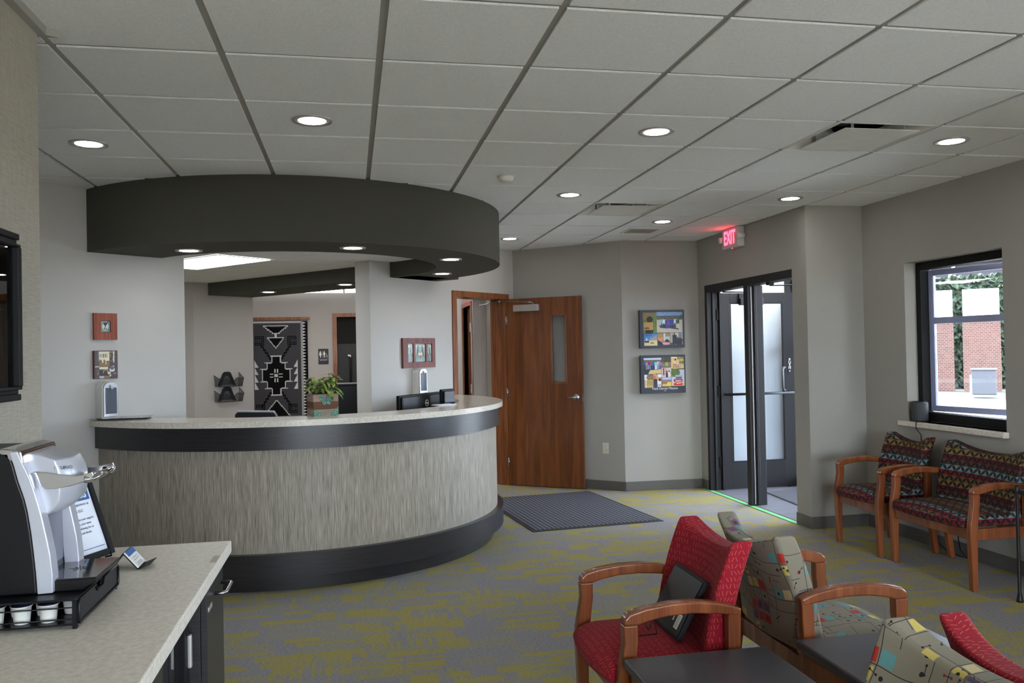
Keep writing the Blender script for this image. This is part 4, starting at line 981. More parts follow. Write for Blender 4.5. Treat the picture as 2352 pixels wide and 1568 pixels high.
L2 += [('r', 500, 905, 660, 1070, (90, 88, 74)), ('n', 500, 905, 660, 990, (30, 40, 28), .6), ('n', 500, 990, 660, 1070, (150, 140, 120), .4), ('r', 568, 990, 614, 1060, (176, 160, 50)), ('e', 588, 972, 16, 22, (60, 70, 40)),
    ('r', 665, 900, 885, 1100, (222, 190, 130)), ('r', 665, 900, 760, 920, (230, 226, 210)), ('n', 770, 900, 885, 950, (90, 100, 50), .7), ('n', 800, 970, 885, 1020, (70, 84, 44), .7), ('e', 738, 950, 14, 20, (50, 34, 30)), ('r', 712, 965, 748, 1005, (230, 200, 190)), ('n', 690, 1030, 840, 1090, (190, 60, 60), .35), ('n', 760, 1010, 830, 1085, (240, 240, 240), .35), ('n', 700, 1020, 830, 1085, (70, 40, 40), .3),
    ('r', 200, 1195, 345, 1415, (190, 160, 100)), ('n', 200, 1195, 345, 1280, (50, 60, 40), .6), ('r', 200, 1195, 250, 1285, (220, 224, 230)), ('p', [(225, 1250), (250, 1215), (262, 1245), (235, 1260)], (200, 70, 50)), ('n', 230, 1290, 345, 1370, (120, 110, 60), .4), ('r', 222, 1270, 234, 1415, (230, 230, 220)),
    ('r', 350, 1190, 495, 1405, (196, 150, 110)), ('r', 430, 1190, 495, 1235, (220, 226, 236)), ('r', 355, 1270, 415, 1405, (36, 38, 52)), ('e', 375, 1240, 20, 32, (200, 100, 84)), ('r', 425, 1300, 485, 1405, (220, 220, 226)), ('e', 465, 1285, 22, 26, (44, 30, 28)), ('n', 350, 1350, 495, 1405, (60, 66, 120), .3),
    ('r', 500, 1080, 665, 1240, (200, 186, 180)), ('r', 520, 1085, 545, 1210, (150, 50, 50)), ('r', 560, 1085, 578, 1200, (210, 140, 120)), ('r', 570, 1170, 604, 1240, (30, 34, 32)), ('e', 587, 1150, 13, 17, (60, 40, 34)), ('r', 612, 1160, 640, 1240, (230, 220, 230)), ('e', 626, 1145, 12, 16, (90, 50, 46)),
    ('r', 505, 1250, 665, 1285, (180, 190, 220)), ('r', 505, 1285, 665, 1325, (140, 120, 110)), ('r', 505, 1325, 665, 1400, (214, 184, 100)), ('r', 505, 1325, 590, 1360, (150, 100, 60)), ('r', 590, 1340, 640, 1385, (220, 210, 90)),
    ('r', 670, 1115, 888, 1395, (196, 200, 220)), ('e', 735, 1170, 80, 70, (100, 124, 66)), ('n', 670, 1115, 800, 1250, (66, 94, 50), .5), ('r', 670, 1330, 888, 1395, (214, 196, 140)), ('r', 730, 1210, 850, 1290, (170, 180, 190)), ('r', 740, 1240, 840, 1275, (90, 100, 110)), ('r', 705, 1280, 858, 1385, (206, 30, 40)), ('r', 730, 1300, 830, 1325, (190, 196, 200)), ('r', 745, 1340, 825, 1358, (230, 226, 220)), ('r', 705, 1330, 730, 1345, (230, 220, 210)), ('r', 832, 1330, 856, 1345, (230, 220, 210))]
t = canvas('photo collage canvas captioned Haiti Dental Mission, the lower of two', 1.055, .418, L2, fr=(140, 865, 910, 1515))
text('Haiti Dental Mission', .036, M['white'], t, (.275, -.0362, .052), name='caption_text'); text('2014', .011, M['white'], t, (.275, -.0362, .026), name='caption_year')
# ceramic art tiles on the desk wall
def onW(label, name, t0, z, cat='wall art', group=None): return thing(name, label, cat, (*onwall(t0), z), TH, group)
oakred = mat('red_oak_frame', oak(rgb(120, 52, 30), rgb(170, 88, 58), True, 2.2), .5)
t = onW('square reddish wood framed tile with a small round hourglass motif', 'art_tile', .090, 1.683)
b = B(); w_, h_, i0, i1, j0, j1 = .165, .187, .050, .117, .052, .135
b.box(0, i0, -.022, 0, 0, h_).box(i1, w_, -.022, 0, 0, h_).box(i0, i1, -.022, 0, 0, j0).box(i0, i1, -.022, 0, j1, h_); b.build('wood_frame', oakred, t)
f = shapes((130, 160, 164), [('r', .72, 0, 1, 1, (96, 140, 148)), ('p', [(.7, 0), (.95, .0), (.7, .22)], (60, 66, 70)), ('e', .48, .5, .34, .33, (226, 220, 196)), ('p', [(.25, .24), (.71, .24), (.48, .52)], (40, 38, 42)), ('e', .48, .24, .23, .08, (40, 38, 42)), ('p', [(.48, .5), (.68, .74), (.28, .74)], (44, 42, 46)), ('r', .34, .74, .64, .79, (200, 180, 70)), ('e', .49, .66, .06, .07, (210, 216, 226))])
def edge(f, e=.05): return lambda u, v: (34, 30, 32) if min(u, v, 1-u, 1-v) < e else f(u, v)
raster('motif_tile', t, i1-i0, j1-j0, 40, 46, edge(f), M['ceramic'], y=-.016, x0=i0, z0=j0)
t = onW('square ceramic tile with beige, brown and cream geometric blocks', 'art_tile', .086, 1.410)
w_, h_ = .167, .197
B().box(0, w_, -.022, -.001, 0, h_).build('tile_block', plain('tile_brown', rgb(86, 40, 34), .5), t)
cr_, oc, br, dk = (228, 222, 192), (142, 108, 50), (78, 62, 62), (38, 36, 40)
f = shapes(br, [('r', .16, 0, .7, .02, oc), ('r', .17, .02, .66, .36, cr_), ('r', .2, .1, .33, .22, (176, 176, 168)), ('r', .35, .1, .56, .23, oc), ('r', .42, .1, .45, .23, cr_), ('r', .5, .1, .53, .23, cr_), ('r', .17, .32, .3, .345, dk), ('r', .38, .32, .47, .345, dk), ('r', .2, .39, .66, .57, oc), ('r', .33, .34, .38, .43, cr_), ('r', .49, .35, .51, .48, cr_), ('r', .19, .58, .6, .67, cr_), ('r', .19, .69, .36, .71, dk), ('r', .36, .67, .6, .73, oc), ('r', .19, .74, .6, .9, dk), ('r', .37, .74, .39, .82, cr_), ('r', .26, .87, .5, .88, cr_), ('r', .2, .92, .4, 1, (190, 188, 180)), ('r', .4, .91, .66, 1, oc),
    ('r', .0, .56, .18, .59, cr_), ('r', .05, .69, .18, .71, oc), ('r', .1, .75, .18, .88, (150, 100, 60)), ('r', .14, .25, .19, .36, oc), ('r', .67, .1, .74, .22, oc), ('r', .84, .0, .88, .42, cr_), ('n', .8, .05, .92, .45, cr_, .12), ('r', .68, .35, .8, .37, oc), ('r', .66, .03, .86, .045, cr_), ('e', .64, .79, .075, .07, cr_), ('e', .64, .74, .05, .045, (96, 96, 130)), ('e', .78, .68, .12, .09, cr_), ('e', .78, .62, .1, .08, (96, 96, 130)), ('r', .83, .54, .87, .58, cr_), ('r', .86, .82, .96, .84, cr_), ('r', .88, .86, .93, .88, (190, 120, 90)), ('p', [(.66, .88), (.76, .88), (.68, .96)], cr_)])
raster('glaze', t, w_-.012, h_-.008, 62, 72, f, M['ceramic'], y=-.0226, x0=.006, z0=.004)
t = onW('wide reddish wood framed triptych of pale green leaf motif tiles', 'art_triptych', 3.150, 1.398)
w_, h_ = .475, .300; z0_, z1_ = .055, .245; wx = [(.072, .148), (.178, .332), (.358, .426)]
b = B().box(0, w_, -.028, 0, 0, z0_).box(0, w_, -.028, 0, z1_, h_); xs = [0]+[v for p in wx for v in p]+[w_]
for k in range(0, 8, 2): b.box(xs[k], xs[k+1], -.028, 0, z0_, z1_)
b.build('wood_frame', mat('purple_oak', oak(rgb(84, 38, 32), rgb(140, 76, 66), True, 2.2), .5), t)
G1, G2, LF = (140, 158, 144), (116, 134, 124), (44, 40, 44)
def leafm(cx, d): return [('p', [(cx, .08), (cx+.10*d, .45), (cx-.12*d, .72), (cx-.05*d, .4)], LF)]
fs_ = [shapes(G1, [('r', 0, .55, 1, 1, G2), ('e', .25, .15, .12, .06, (214, 204, 150))]+leafm(.6, -1)+[('e', .95, .62, .25, .12, (110, 96, 84)), ('p', [(.5, 1), (.75, .6), (.9, 1)], (90, 100, 92))]),
    shapes(G1, [('r', 0, .62, 1, 1, G2), ('e', .12, .14, .05, .06, (214, 204, 150)), ('e', .88, .14, .05, .06, (214, 204, 150)), ('e', .5, .12, .1, .05, (188, 190, 150)), ('p', [(.3, .05), (.36, .4), (.1, .8), (.2, .35)], LF), ('p', [(.7, .05), (.8, .35), (.9, .8), (.64, .4)], LF), ('e', .5, .62, .24, .17, (112, 96, 82)), ('e', .41, .56, .09, .09, (216, 206, 160)), ('e', .6, .56, .09, .09, (216, 206, 160)), ('p', [(.3, 1), (.42, .7), (.5, 1)], (150, 166, 150)), ('p', [(.55, 1), (.62, .7), (.75, 1)], (150, 166, 150))]),
    shapes(G1, [('r', 0, .55, 1, 1, G2), ('e', .75, .15, .12, .06, (214, 204, 150)), ('p', [(.35, .08), (.6, .4), (.85, .75), (.5, .5)], LF), ('e', .1, .62, .25, .12, (110, 96, 84)), ('p', [(.2, 1), (.35, .6), (.6, 1)], (90, 100, 92))])]
for (xa, xb), f in zip(wx, fs_): raster('leaf_tile', t, xb-xa, z1_-z0_, 30, 46, edge(f, .05), M['ceramic'], y=-.02, x0=xa, z0=z0_)
# soap dispensers
def dispenser(t0, label, w_):
    t = onW(label, 'soap_dispenser', t0, 1.133, 'soap dispenser', 'wall soap dispensers over the desk')
    h_, d_ = .258, .105; prof = [(0, 0), (w_, 0)]; R_ = .045
    for k in range(7): a = pi/2*k/6; prof.append((w_-R_+R_*cos(pi/2-pi/2+a), h_-R_+R_*sin(a)))
    for k in range(7): a = pi/2+pi/2*k/6; prof.append((R_+R_*cos(a), h_-R_+R_*sin(a)))
    wn(B().prism(prof, -d_+.012, 0, 'y').build('housing', M['white'], t, bevel=.006, fixn=True, smooth=True))
    ins = [(w_/2+(x-w_/2)*.9, .012+(z)*.94) for x, z in prof]
    wn(B().prism(ins, -d_, -d_+.012, 'y').build('front_cover', M['steel'], t, bevel=.004, fixn=True, smooth=True))
    B().box(w_*.16, w_*.84, -d_-.003, -d_, .035, .215).build('refill_window', mat('smoke_window', (.12, .14, .18, 1), .06, spec=.8), t, bevel=.008)
    B().tube([(w_*.45, -d_-.004, .232), (w_*.55, -d_-.008, .205)], [.008, .006], 8).build('latch', M['white'], t)
    B().box(w_*.3, w_*.7, -d_+.01, -d_+.05, -.006, .0).build('nozzle', M['alu'], t)
dispenser(.102, 'white and chrome wall soap dispenser above the left end of the desk counter', .115)
dispenser(3.295, 'white and chrome wall soap dispenser below the leaf triptych', .125)
# metal tray
ctr = .0; tp = [gp(228, 957, 1.125), gp(282, 966, 1.125), gp(359, 957, 1.125), gp(298, 951, 1.125)]
mid_ = Vector((-1.585, 6.26, 1.125)); t = thing('metal_tray', 'shallow stainless tray on the counter under the soap dispenser', 'tray', mid_, R(8))
b = B(); a_, c_ = .19, .115
def rr(a, c, z, r=.025, n=5):
    P = []
    for (sx, sy, st) in ((1, 1, 0), (-1, 1, pi/2), (-1, -1, pi), (1, -1, 3*pi/2)):
        for k in range(n): an = st+pi/2*k/(n-1); P.append((sx*(a-r)+r*cos(an), sy*(c-r)+r*sin(an), z))
    return P
b.loft([rr(a_-.03, c_-.03, .001), rr(a_-.012, c_-.012, .001), rr(a_-.004, c_-.004, .012), rr(a_+.006, c_+.006, .0135), rr(a_+.006, c_+.006, .0125), rr(a_-.002, c_-.002, .010), rr(a_-.011, c_-.011, .0), rr(a_-.03, c_-.03, 0)], cap=True)
b.build('tray_body', M['chrome'], t)
t = thing('metal_tray', 'thin stainless tray behind the angled monitor, under the far soap dispenser', 'tray', (*onwall(3.42, -.19), 1.125), TH)
b = B(); b.loft([rr(.13-.03, .09-.03, .001), rr(.13-.012, .09-.012, .001), rr(.13-.004, .09-.004, .012), rr(.136, .096, .0135), rr(.136, .096, .0125), rr(.128, .088, .010), rr(.119, .079, .0), rr(.10, .06, 0)], cap=True); b.build('tray_body', M['chrome'], t)
# planter
pl = Vector((-.20, 5.985, 1.125)); pt = thing('planter', 'square wooden slat planter box with green metal butterfly and corner ornaments', 'planter', pl, R(17))
P_ = .088; cols = [rgb(176, 150, 140), rgb(112, 74, 50), rgb(156, 148, 132)]; hs = [(.098, .150), (.049, .0965), (.0, .0475)]
for k, ((za, zb), c) in enumerate(zip(hs, cols)):
    m_ = mat('slat_%d' % k, (lambda c: lambda g: g.mix(g.rng(g.noise(g.comb(g.sep(g.obj)[0]*8, g.sep(g.obj)[1]*8, g.sep(g.obj)[2]*60), 1., 4.), .3, .7), tuple(v*.6 for v in c[:3])+(1,), c))(c), .8)
    B().box(-P_, P_, -P_, -P_+.01, za, zb).box(-P_, P_, P_-.01, P_, za, zb).box(-P_, -P_+.01, -P_+.01, P_-.01, za, zb).box(P_-.01, P_, -P_+.01, P_-.01, za, zb).build('slat', m_, pt, bevel=.0015)
B().box(-P_+.01, P_-.01, -P_+.01, P_-.01, .01, .135).build('soil', M['soil'], pt)
verd = mat('verdigris', lambda g: g.mix(g.rng(g.noise(g.obj, 160., 3.), .4, .6), rgb(44, 88, 76), rgb(126, 170, 152)), .6, metal=.3)
def ornament(pts_, name):
    b = B()
    for poly in pts_: b.prism(poly, -P_-.004, -P_, 'y')
    b.build(name, verd, pt, fixn=True)
def el(cx, cz, rx, rz_, n=14, rot=0): return [(cx+rx*cos(2*pi*k/n)*cos(rot)-rz_*sin(2*pi*k/n)*sin(rot), cz+rx*cos(2*pi*k/n)*sin(rot)+rz_*sin(2*pi*k/n)*cos(rot)) for k in range(n)]
ornament([el(-.024, .118, .026, .017, rot=-.5), el(.030, .118, .026, .017, rot=.5), el(-.014, .094, .015, .017), el(.02, .094, .015, .017), el(.003, .105, .004, .028)], 'butterfly_ornament')
ornament([[(-.086, .0), (-.086, .044), (-.07, .046), (-.06, .030), (-.045, .022), (-.034, .006), (-.03, .0)]], 'corner_ornament'); ornament([[(.086, .0), (.086, .060), (.072, .044), (.055, .036), (.045, .018), (.034, .008), (.03, .0)]], 'corner_ornament')
plant = thing('potted_plant', 'leafy green foliage plant growing in the wooden planter', 'plant', pl+Vector((0, 0, .135)), 0)
rnd = random.Random(11); lb_ = B(); sb_ = B()
def leafmesh(b, base, dirv, L, W, droop):
    d = Vector(dirv).normalized(); side = d.cross(Vector((0, 0, 1))); side = side.normalized() if side.length > .05 else Vector((1, 0, 0)); n = 6; ctr_ = Vector(base); vs = []; 
    for k in range(n+1):
        s = k/n; p = Vector(base)+d*L*s+Vector((0, 0, -droop*L*s*s)); wv = W*sin(pi*min(.999, s*.93+.05))**.8
        vs += [p-side*wv+Vector((0, 0, .15*wv)), p, p+side*wv+Vector((0, 0, .15*wv))]
    fs = []
    for k in range(n): a = k*3; fs += [(a, a+1, a+4, a+3), (a+1, a+2, a+5, a+4)]
    b.add(vs, fs, sm=True)
for k in range(46):
    a = rnd.uniform(0, 2*pi); r = rnd.uniform(.0, .06); hgt = rnd.uniform(.03, .13); bx = Vector((r*cos(a), r*sin(a), 0)); tip = bx+Vector((cos(a)*rnd.uniform(.0, .06), sin(a)*rnd.uniform(0, .06), hgt))
    sb_.tube([bx, (bx+tip)/2+Vector((0, 0, .01)), tip], .0014, 5)
    for q in range(rnd.choice((2, 3, 4))):
        aa = a+rnd.uniform(-1.5, 1.5); leafmesh(lb_, tip, (cos(aa), sin(aa), rnd.uniform(-.3, .5)), rnd.uniform(.04, .085), rnd.uniform(.009, .017), rnd.uniform(.3, .9))
for k in range(9):
    a = rnd.uniform(-.4, .9); tip = Vector((.03+.01*k % .04, -.0, .12)); sb_.tube([(0.02, 0, 0), tip], .0014, 5); leafmesh(lb_, tip+Vector((0, 0, .03)), (cos(a+k*.8), sin(a+k*.8)*.6, .35), .085, .004, .8)
leafmesh(lb_, (.03, -.075, .05), (.25, -.5, .1), .10, .024, 1.0); leafmesh(lb_, (.06, -.05, .055), (.9, -.3, .25), .09, .018, .7)
lb_.build('foliage', M['leaf'], plant); sb_.build('stems', plain('stem_green', rgb(60, 84, 40), .6), plant)
# monitors on the work surface
def monitor(xa, ya, xb, yb, z, h, label, logo):
    A_, B_ = gp(xa, ya, z), gp(xb, yb, z); d = (B_-A_); d.z = 0; W = d.length; d.normalize(); a = atan2(d.y, d.x)
    t = thing('computer_monitor', label, 'monitor', (A_.x, A_.y, 0), a, 'monitors behind the reception counter')
    wn(B().box(0, W, .0, .03, z-h, z).build('bezel', M['blackmat'], t, bevel=.004)); wn(B().prism([(.03*W, z-h+.02), (.97*W, z-h+.02), (.97*W, z-.012), (.03*W, z-.012)], -.022, 0, 'y').build('rear_shell', M['black'], t, bevel=.012, fixn=True, smooth=True))
    B().box(W/2-.03, W/2+.03, -.06, -.022, .78, z-h*.5).build('stand_neck', M['black'], t, bevel=.006); B().box(W/2-.11, W/2+.11, -.12, .08, .752, .765).build('stand_foot', M['black'], t, bevel=.004)
    B().box(.01, W-.01, .03, .032, z-h+.012, z-.012).build('screen', mat('screen_dark', (.02, .02, .025, 1), .2), t)
    if logo:
        lg = B().tube([(W*.6+.026*cos(2*pi*k/28), -.024, z-h*.33+.026*sin(2*pi*k/28)*1.05) for k in range(28)], .0022, 6, closed=True).build('round_logo', M['white'], t)
        text('DELL', .0165, M['white'], lg, (W*.6, -.0245, z-h*.33), name='logo_lettering', bold=.0004)
monitor(917, 909, 1010, 899, 1.205, .25, 'black monitor seen from behind with a round white logo', True)
A_ = gp(1008, 902, 1.205)
t = thing('computer_monitor', 'second black monitor turned sideways at the right of the logo one', 'monitor', (A_.x+.022, A_.y-.045, 0), R(48), 'monitors behind the reception counter')
wn(B().box(0, .17, .0, .03, .95, 1.235).build('bezel', M['blackmat'], t, bevel=.006)); wn(B().box(.01, .16, -.02, .0, .965, 1.22).build('rear_shell', M['black'], t, bevel=.008))
B().box(.06, .11, -.03, -.0, .76, 1.0).build('stand_neck', M['black'], t); B().box(.0, .17, -.07, .08, .752, .762).build('stand_foot', M['black'], t)
# papers
pc = gp(1020, 930, 1.125); t = thing('brochure_stack', 'small stack of pale brochures on the counter in front of the monitors', 'papers', (pc.x, pc.y, 1.125), R(25))
b = B()
for k in range(3): b.box(-.09+k*.006, .09-k*.004, -.05+k*.003, .05, .0025*k, .0025*k+.0022)
b.build('sheets', plain('brochure', rgb(214, 220, 230), .5), t)
# wall files
t = thing('wall_file', 'pair of black mesh wall file pockets hanging one above the other', 'file holder', (*wa(.061), 1.0), TH)
mm = bpy.data.materials.new('wire_mesh'); mm.use_nodes = True; nt = mm.node_tree; pbs = nt.nodes['Principled BSDF']; pbs.inputs['Base Color'].default_value = rgb(26, 26, 28); pbs.inputs['Alpha'].default_value = .62; pbs.inputs['Roughness'].default_value = .5
for z in (.0, .185):
    w_ = .35; P = B(); D = .085
    fr0 = [(0.01, -D, z), (w_-.01, -D, z), (w_+.0, -D-.02, z+.10), (w_*.72, -D-.02, z+.105), (w_*.6, -D-.02, z+.07), (w_*.4, -D-.02, z+.07), (w_*.28, -D-.02, z+.105), (0, -D-.02, z+.10)]
    P.add(fr0, [tuple(range(8))]); P.add([(.01, -D, z), (.01, 0, z), (0, 0, z+.14), (0, -D-.02, z+.10)], [(0, 1, 2, 3)]); P.add([(w_-.01, -D, z), (w_-.01, 0, z), (w_, 0, z+.17), (w_, -D-.02, z+.10)], [(0, 3, 2, 1)]); P.add([(.01, -D, z), (w_-.01, -D, z), (w_-.01, 0, z), (.01, 0, z)], [(0, 1, 2, 3)])
    P.add([(.05, -.004, z+.02), (w_-.05, -.004, z+.02), (w_*.68, -.004, z+.15), (w_*.6, -.004, z+.178), (w_*.4, -.004, z+.178), (w_*.32, -.004, z+.15)], [(0, 1, 2, 3, 4, 5)])
    po = P.build('mesh_pocket', mm, t)
    B().tube(fr0, .003, 6, closed=True).tube([(0, -D-.02, z+.10), (0, 0, z+.14)], .003, 6).tube([(w_, -D-.02, z+.10), (w_, 0, z+.17)], .003, 6).build('wire_rim', M['blackmat'], po)
    B().prism([(w_*.14, z+.01), (w_*.26, z+.01), (w_*.42, z+.13), (w_*.58, z+.13), (w_*.74, z+.01), (w_*.86, z+.01), (w_*.66, z+.165), (w_*.58, z+.18), (w_*.42, z+.18), (w_*.34, z+.165)], -.012, -.006, 'y').build('arch_plate', M['blackmat'], po, fixn=True)
# tapestry
def stair(v, steps): # half width for a height from a list (y0, y1, hw)
    for y0, y1, hw in steps:
        if y0 <= v < y1: return hw
    return -1
def tap(u, v):
    px_ = (u-.5)*147; y = 735+v*226; dx = abs(px_); K, G_, Wt = (16, 15, 17), (66, 65, 68), (196, 194, 190)
    if y < 738: return (110, 108, 110)
    if dx > 62:
        per = ((y-738) % 7.2)/7.2; tooth = 62+9.5*(1-abs(per-.5)*2)
        return Wt if dx < tooth-2 or dx < 63 else K
    if dx > 57: return (150, 148, 146)
    if y < 741: return Wt
    if y < 744: return (84, 83, 86)
    c = G_
    def shape(steps):
        hw = stair(y, steps)
        if hw < 0:
            return None
        up_, dn_ = stair(y-2.1, steps), stair(y+2.1, steps)
        if dx < hw-2.2 and dx < max(up_, 0)+.0 and dx < max(dn_, 0): return K
        if dx < hw: return Wt if (dx >= hw-2.2 or dx >= up_ or dx >= dn_) else K
        return None
    tri1 = [(747, 751, 29), (751, 755, 24), (755, 759, 19), (759, 763, 14), (763, 767, 9)]
    tri2 = [(775, 779, 19)]+[(779+k*3, 782+k*3, 19-2.3*(k+1)) for k in range(8)]
    cross = [(819, 835, 11), (835, 850, 22), (850, 880, 33), (880, 896, 22), (896, 912, 11)]
    tri3 = [(924+k*4, 928+k*4, 3.5+k*3.2) for k in range(10)]
    for sh in (tri1, tri2, cross, tri3):
        r = shape(sh)
        if r: c = r; break
    if r is None:
        for (a_, b__) in ((819, 11), (835, 22), (850, 33), (880, 33), (896, 22), (912, 11)):
            if abs(y-a_) < 1.2 and dx < b__+4: c = Wt
        if abs(dx-1) < 1.2 and 766 < y < 776: c = Wt
        # spirals
        for sy in (783, 944):
            a_, b__ = dx-37, y-sy
            m_ = max(abs(a_), abs(b__))
            if m_ < 11:
                c = K if (int(m_) in (9, 10, 5, 6, 1) and not (a_ > 0 and -2 < b__ < 2)) else (58, 57, 60)
        for k in range(5):
            xx, yy = 33-k*4.6, 794+k*7
            if abs(dx-xx) < 1.6 and yy-3.5 < y < yy+5 or (abs(y-yy-4) < 1.6 and xx-6 < dx < xx+1): c = K
            yy = 938-k*7
            if abs(dx-xx) < 1.6 and yy-5 < y < yy+3.5 or (abs(y-yy+4) < 1.6 and xx-6 < dx < xx+1): c = K
        if 829 < y < 898:
            per = ((y-829) % 17.2)/17.2
            if dx > 49-9*per and dx < 50: c = Wt
    else:
        if 819 <= y < 912:
            if dx < 4 and abs(y-865.5) < 4: c = Wt
            elif 6 < dx < 15 and 2 < abs(y-865.5) < 4.2: c = Wt
            elif 2 < dx < 4.2 and 6 < abs(y-865.5) < 16: c = Wt
        if 747 <= y < 763 and dx < 12 and 749 < y < 752: c = (50, 48, 50)
    return c
t = thing('wall_tapestry', 'black, white and grey geometric woven rug hanging on the far wall', 'tapestry', (-1.66, 13.7, 0))
B().box(0, .987, -.020, -.012, .595, 2.112).build('cloth_backing', plain('cloth_back', rgb(30, 30, 32), .9), t)
raster('woven_face', t, .987, 1.517, 147, 226, tap, M['weave'], y=-.0206, z0=.595)
t = thing('hanging_rail', 'thin dark wood rail holding the geometric rug', 'rail', (-1.66, 13.7, 2.112))
B().box(-.04, 1.01, -.035, 0, 0, .048).build('rod', M['casing'], t, bevel=.003); B().tube([(1.01, -.017, .024), (1.025, -.017, .024)], .012, 10).tube([(-.04, -.017, .024), (-.055, -.017, .024)], .012, 10).build('end_cap', M['casing'], t)
# restroom sign
t = thing('restroom_sign', 'dark restroom sign with white pictograms and the word RESTROOM', 'sign', (-.512, 13.7, 1.398))
pr = rr(.08, .1245, 0, .012); wn(B().prism([(p[0]+.08, p[1]+.1245) for p in pr], -.008, 0, 'y').build('plate', plain('sign_black', rgb(34, 34, 38), .5), t, fixn=True))
W8 = M['white']
def icon(cx, skirt):
    b = B().prism(el(cx, .205, .0085, .0085), -.010, -.008, 'y')
    b.prism([(cx-.013, .193), (cx+.013, .193), (cx+.018, .155), (cx+.013, .153), (cx+.010, .172), (cx+(.016 if skirt else .009), .14), (cx+.007, .14), (cx+.006, .107), (cx+.001, .107), (cx, .135), (cx-.001, .107), (cx-.006, .107), (cx-.007, .14), (cx-(.016 if skirt else .009), .14), (cx-.010, .172), (cx-.013, .153), (cx-.018, .155)], -.010, -.008, 'y')
    b.build('pictogram', W8, t, fixn=True)
icon(.032, True); icon(.092, False)
B().box(.060, .063, -.010, -.008, .105, .215).box(.012, .148, -.010, -.008, .082, .084).build('divider', W8, t)
B().prism(el(.128, .168, .005, .005), -.010, -.008, 'y').tube([(.132+.014*cos(a*.35), -.009, .124+.014*sin(a*.35)) for a in range(-9, 10)], .002, 6).tube([(.127, -.009, .162), (.129, -.009, .142), (.140, -.009, .141), (.147, -.009, .122)], .002, 6).build('wheelchair_pictogram', W8, t, fixn=True)
text('RESTROOM', .022, W8, t, (.08, -.009, .065), name='sign_text')
# office odds and ends
p = gp(766, 880, 1.19); p = ray(766, 878)*(10.3/ray(766, 878).y)
t = thing('black_cabinet', 'tall plain black cabinet in the office behind the planter', 'cabinet', (p.x, 10.3, 0))
B().box(0, .62, 0, .5, 0, 1.19).build('carcass', M['blackmat'], t, bevel=.004)
for k in range(3): d_ = B().box(.02, .60, -.018, 0, .05+k*.38, .40+k*.38).build('drawer', M['black'], t, bevel=.003); B().box(.24, .38, -.028, -.018, .33+k*.38, .345+k*.38).build('handle', M['blackmat'], d_)
t = thing('office_chair', 'grey topped black office chair behind the desk near the rug', 'chair', (-.80, 8.55, 0), R(150))
wn(B().prism([(-.21, .60), (.21, .60), (.235, .80), (.23, .985), (.205, 1.01), (-.205, 1.01), (-.23, .985), (-.235, .80)], .20, .235, 'y').build('backrest', M['blackmat'], t, bevel=.01, fixn=True))
B().tube([(-.21, .218, .62), (-.237, .218, .80), (-.232, .218, .98), (-.205, .218, 1.012), (.205, .218, 1.012), (.232, .218, .98), (.237, .218, .80), (.21, .218, .62)], .013, 10).build('back_frame', plain('grey_frame', rgb(130, 132, 142), .4), t)
wn(B().box(-.24, .24, -.25, .22, .45, .52).build('seat', M['blackmat'], t, bevel=.03, seg=3)); B().tube([(0, .2, .47), (0, .25, .55), (0, .24, .7)], .02, 8).tube([(0, 0, .1), (0, 0, .45)], .025, 12).build('gas_column', M['black'], t)
for k in range(5):
    a = 2*pi*k/5; l_ = B().tube([(0, 0, .11), (.3*cos(a), .3*sin(a), .075)], [.028, .016], 8).build('leg', M['black'], t); B().tube([(.3*cos(a)-.02, .3*sin(a), .028), (.3*cos(a)+.02, .3*sin(a), .028)], .028, 14).build('caster', M['blackmat'], l_)
# exit signs
def exit_sign(loc, rz, label, w_=.30, h_=.185):
    t = thing('exit_sign', label, 'exit sign', loc, rz, 'red lit exit signs')
    wn(B().box(0, w_, -.075, 0, 0, h_).build('housing', plain('exit_housing', rgb(206, 200, 200), .5), t, bevel=.006))
    text('EXIT', .185, M['red'], t, (w_/2, -.077, h_/2), name='exit_letters', sx=.66, bold=.004)
    for s in (0, 1):
        x = -.03 if s == 0 else w_+.03
        B().tube([(x, -.02, h_*.55), (x, -.09, h_*.50)], [.026, .03], 16).build('emergency_lamp', M['white'], t)
    B().tube([(w_/2, -.05, -.006), (w_/2, -.05, .0)], .004, 8).build('test_light', M['red'], t)
exit_sign((XE, 7.86, ZC-.200), -pi/2, 'red lit EXIT sign above the entrance doors', .34, .195)
exit_sign((.98, 11.0, 2.15), R(8), 'red exit sign seen through the oak doorway', .30, .2)
# outlet
ow = Vector(cA)+(Vector(cB)-Vector(cA)).normalized()*1.112; ang = atan2(cB[1]-cA[1], cB[0]-cA[0])
t = thing('wall_outlet', 'ivory wall outlet low on the angled wall beside the oak door', 'outlet', (ow.x, ow.y, .398), ang)
B().box(0, .072, -.006, 0, 0, .118).build('cover_plate', M['ivory'], t, bevel=.003)
for z in (.036, .082):
    q = B().prism(el(.036, z, .017, .015), -.009, -.006, 'y').build('socket', M['ivory'], t, fixn=True); B().box(.029, .031, -.0095, -.009, z-.004, z+.006).box(.040, .042, -.0095, -.009, z-.004, z+.006).build('slots', M['blackmat'], q)
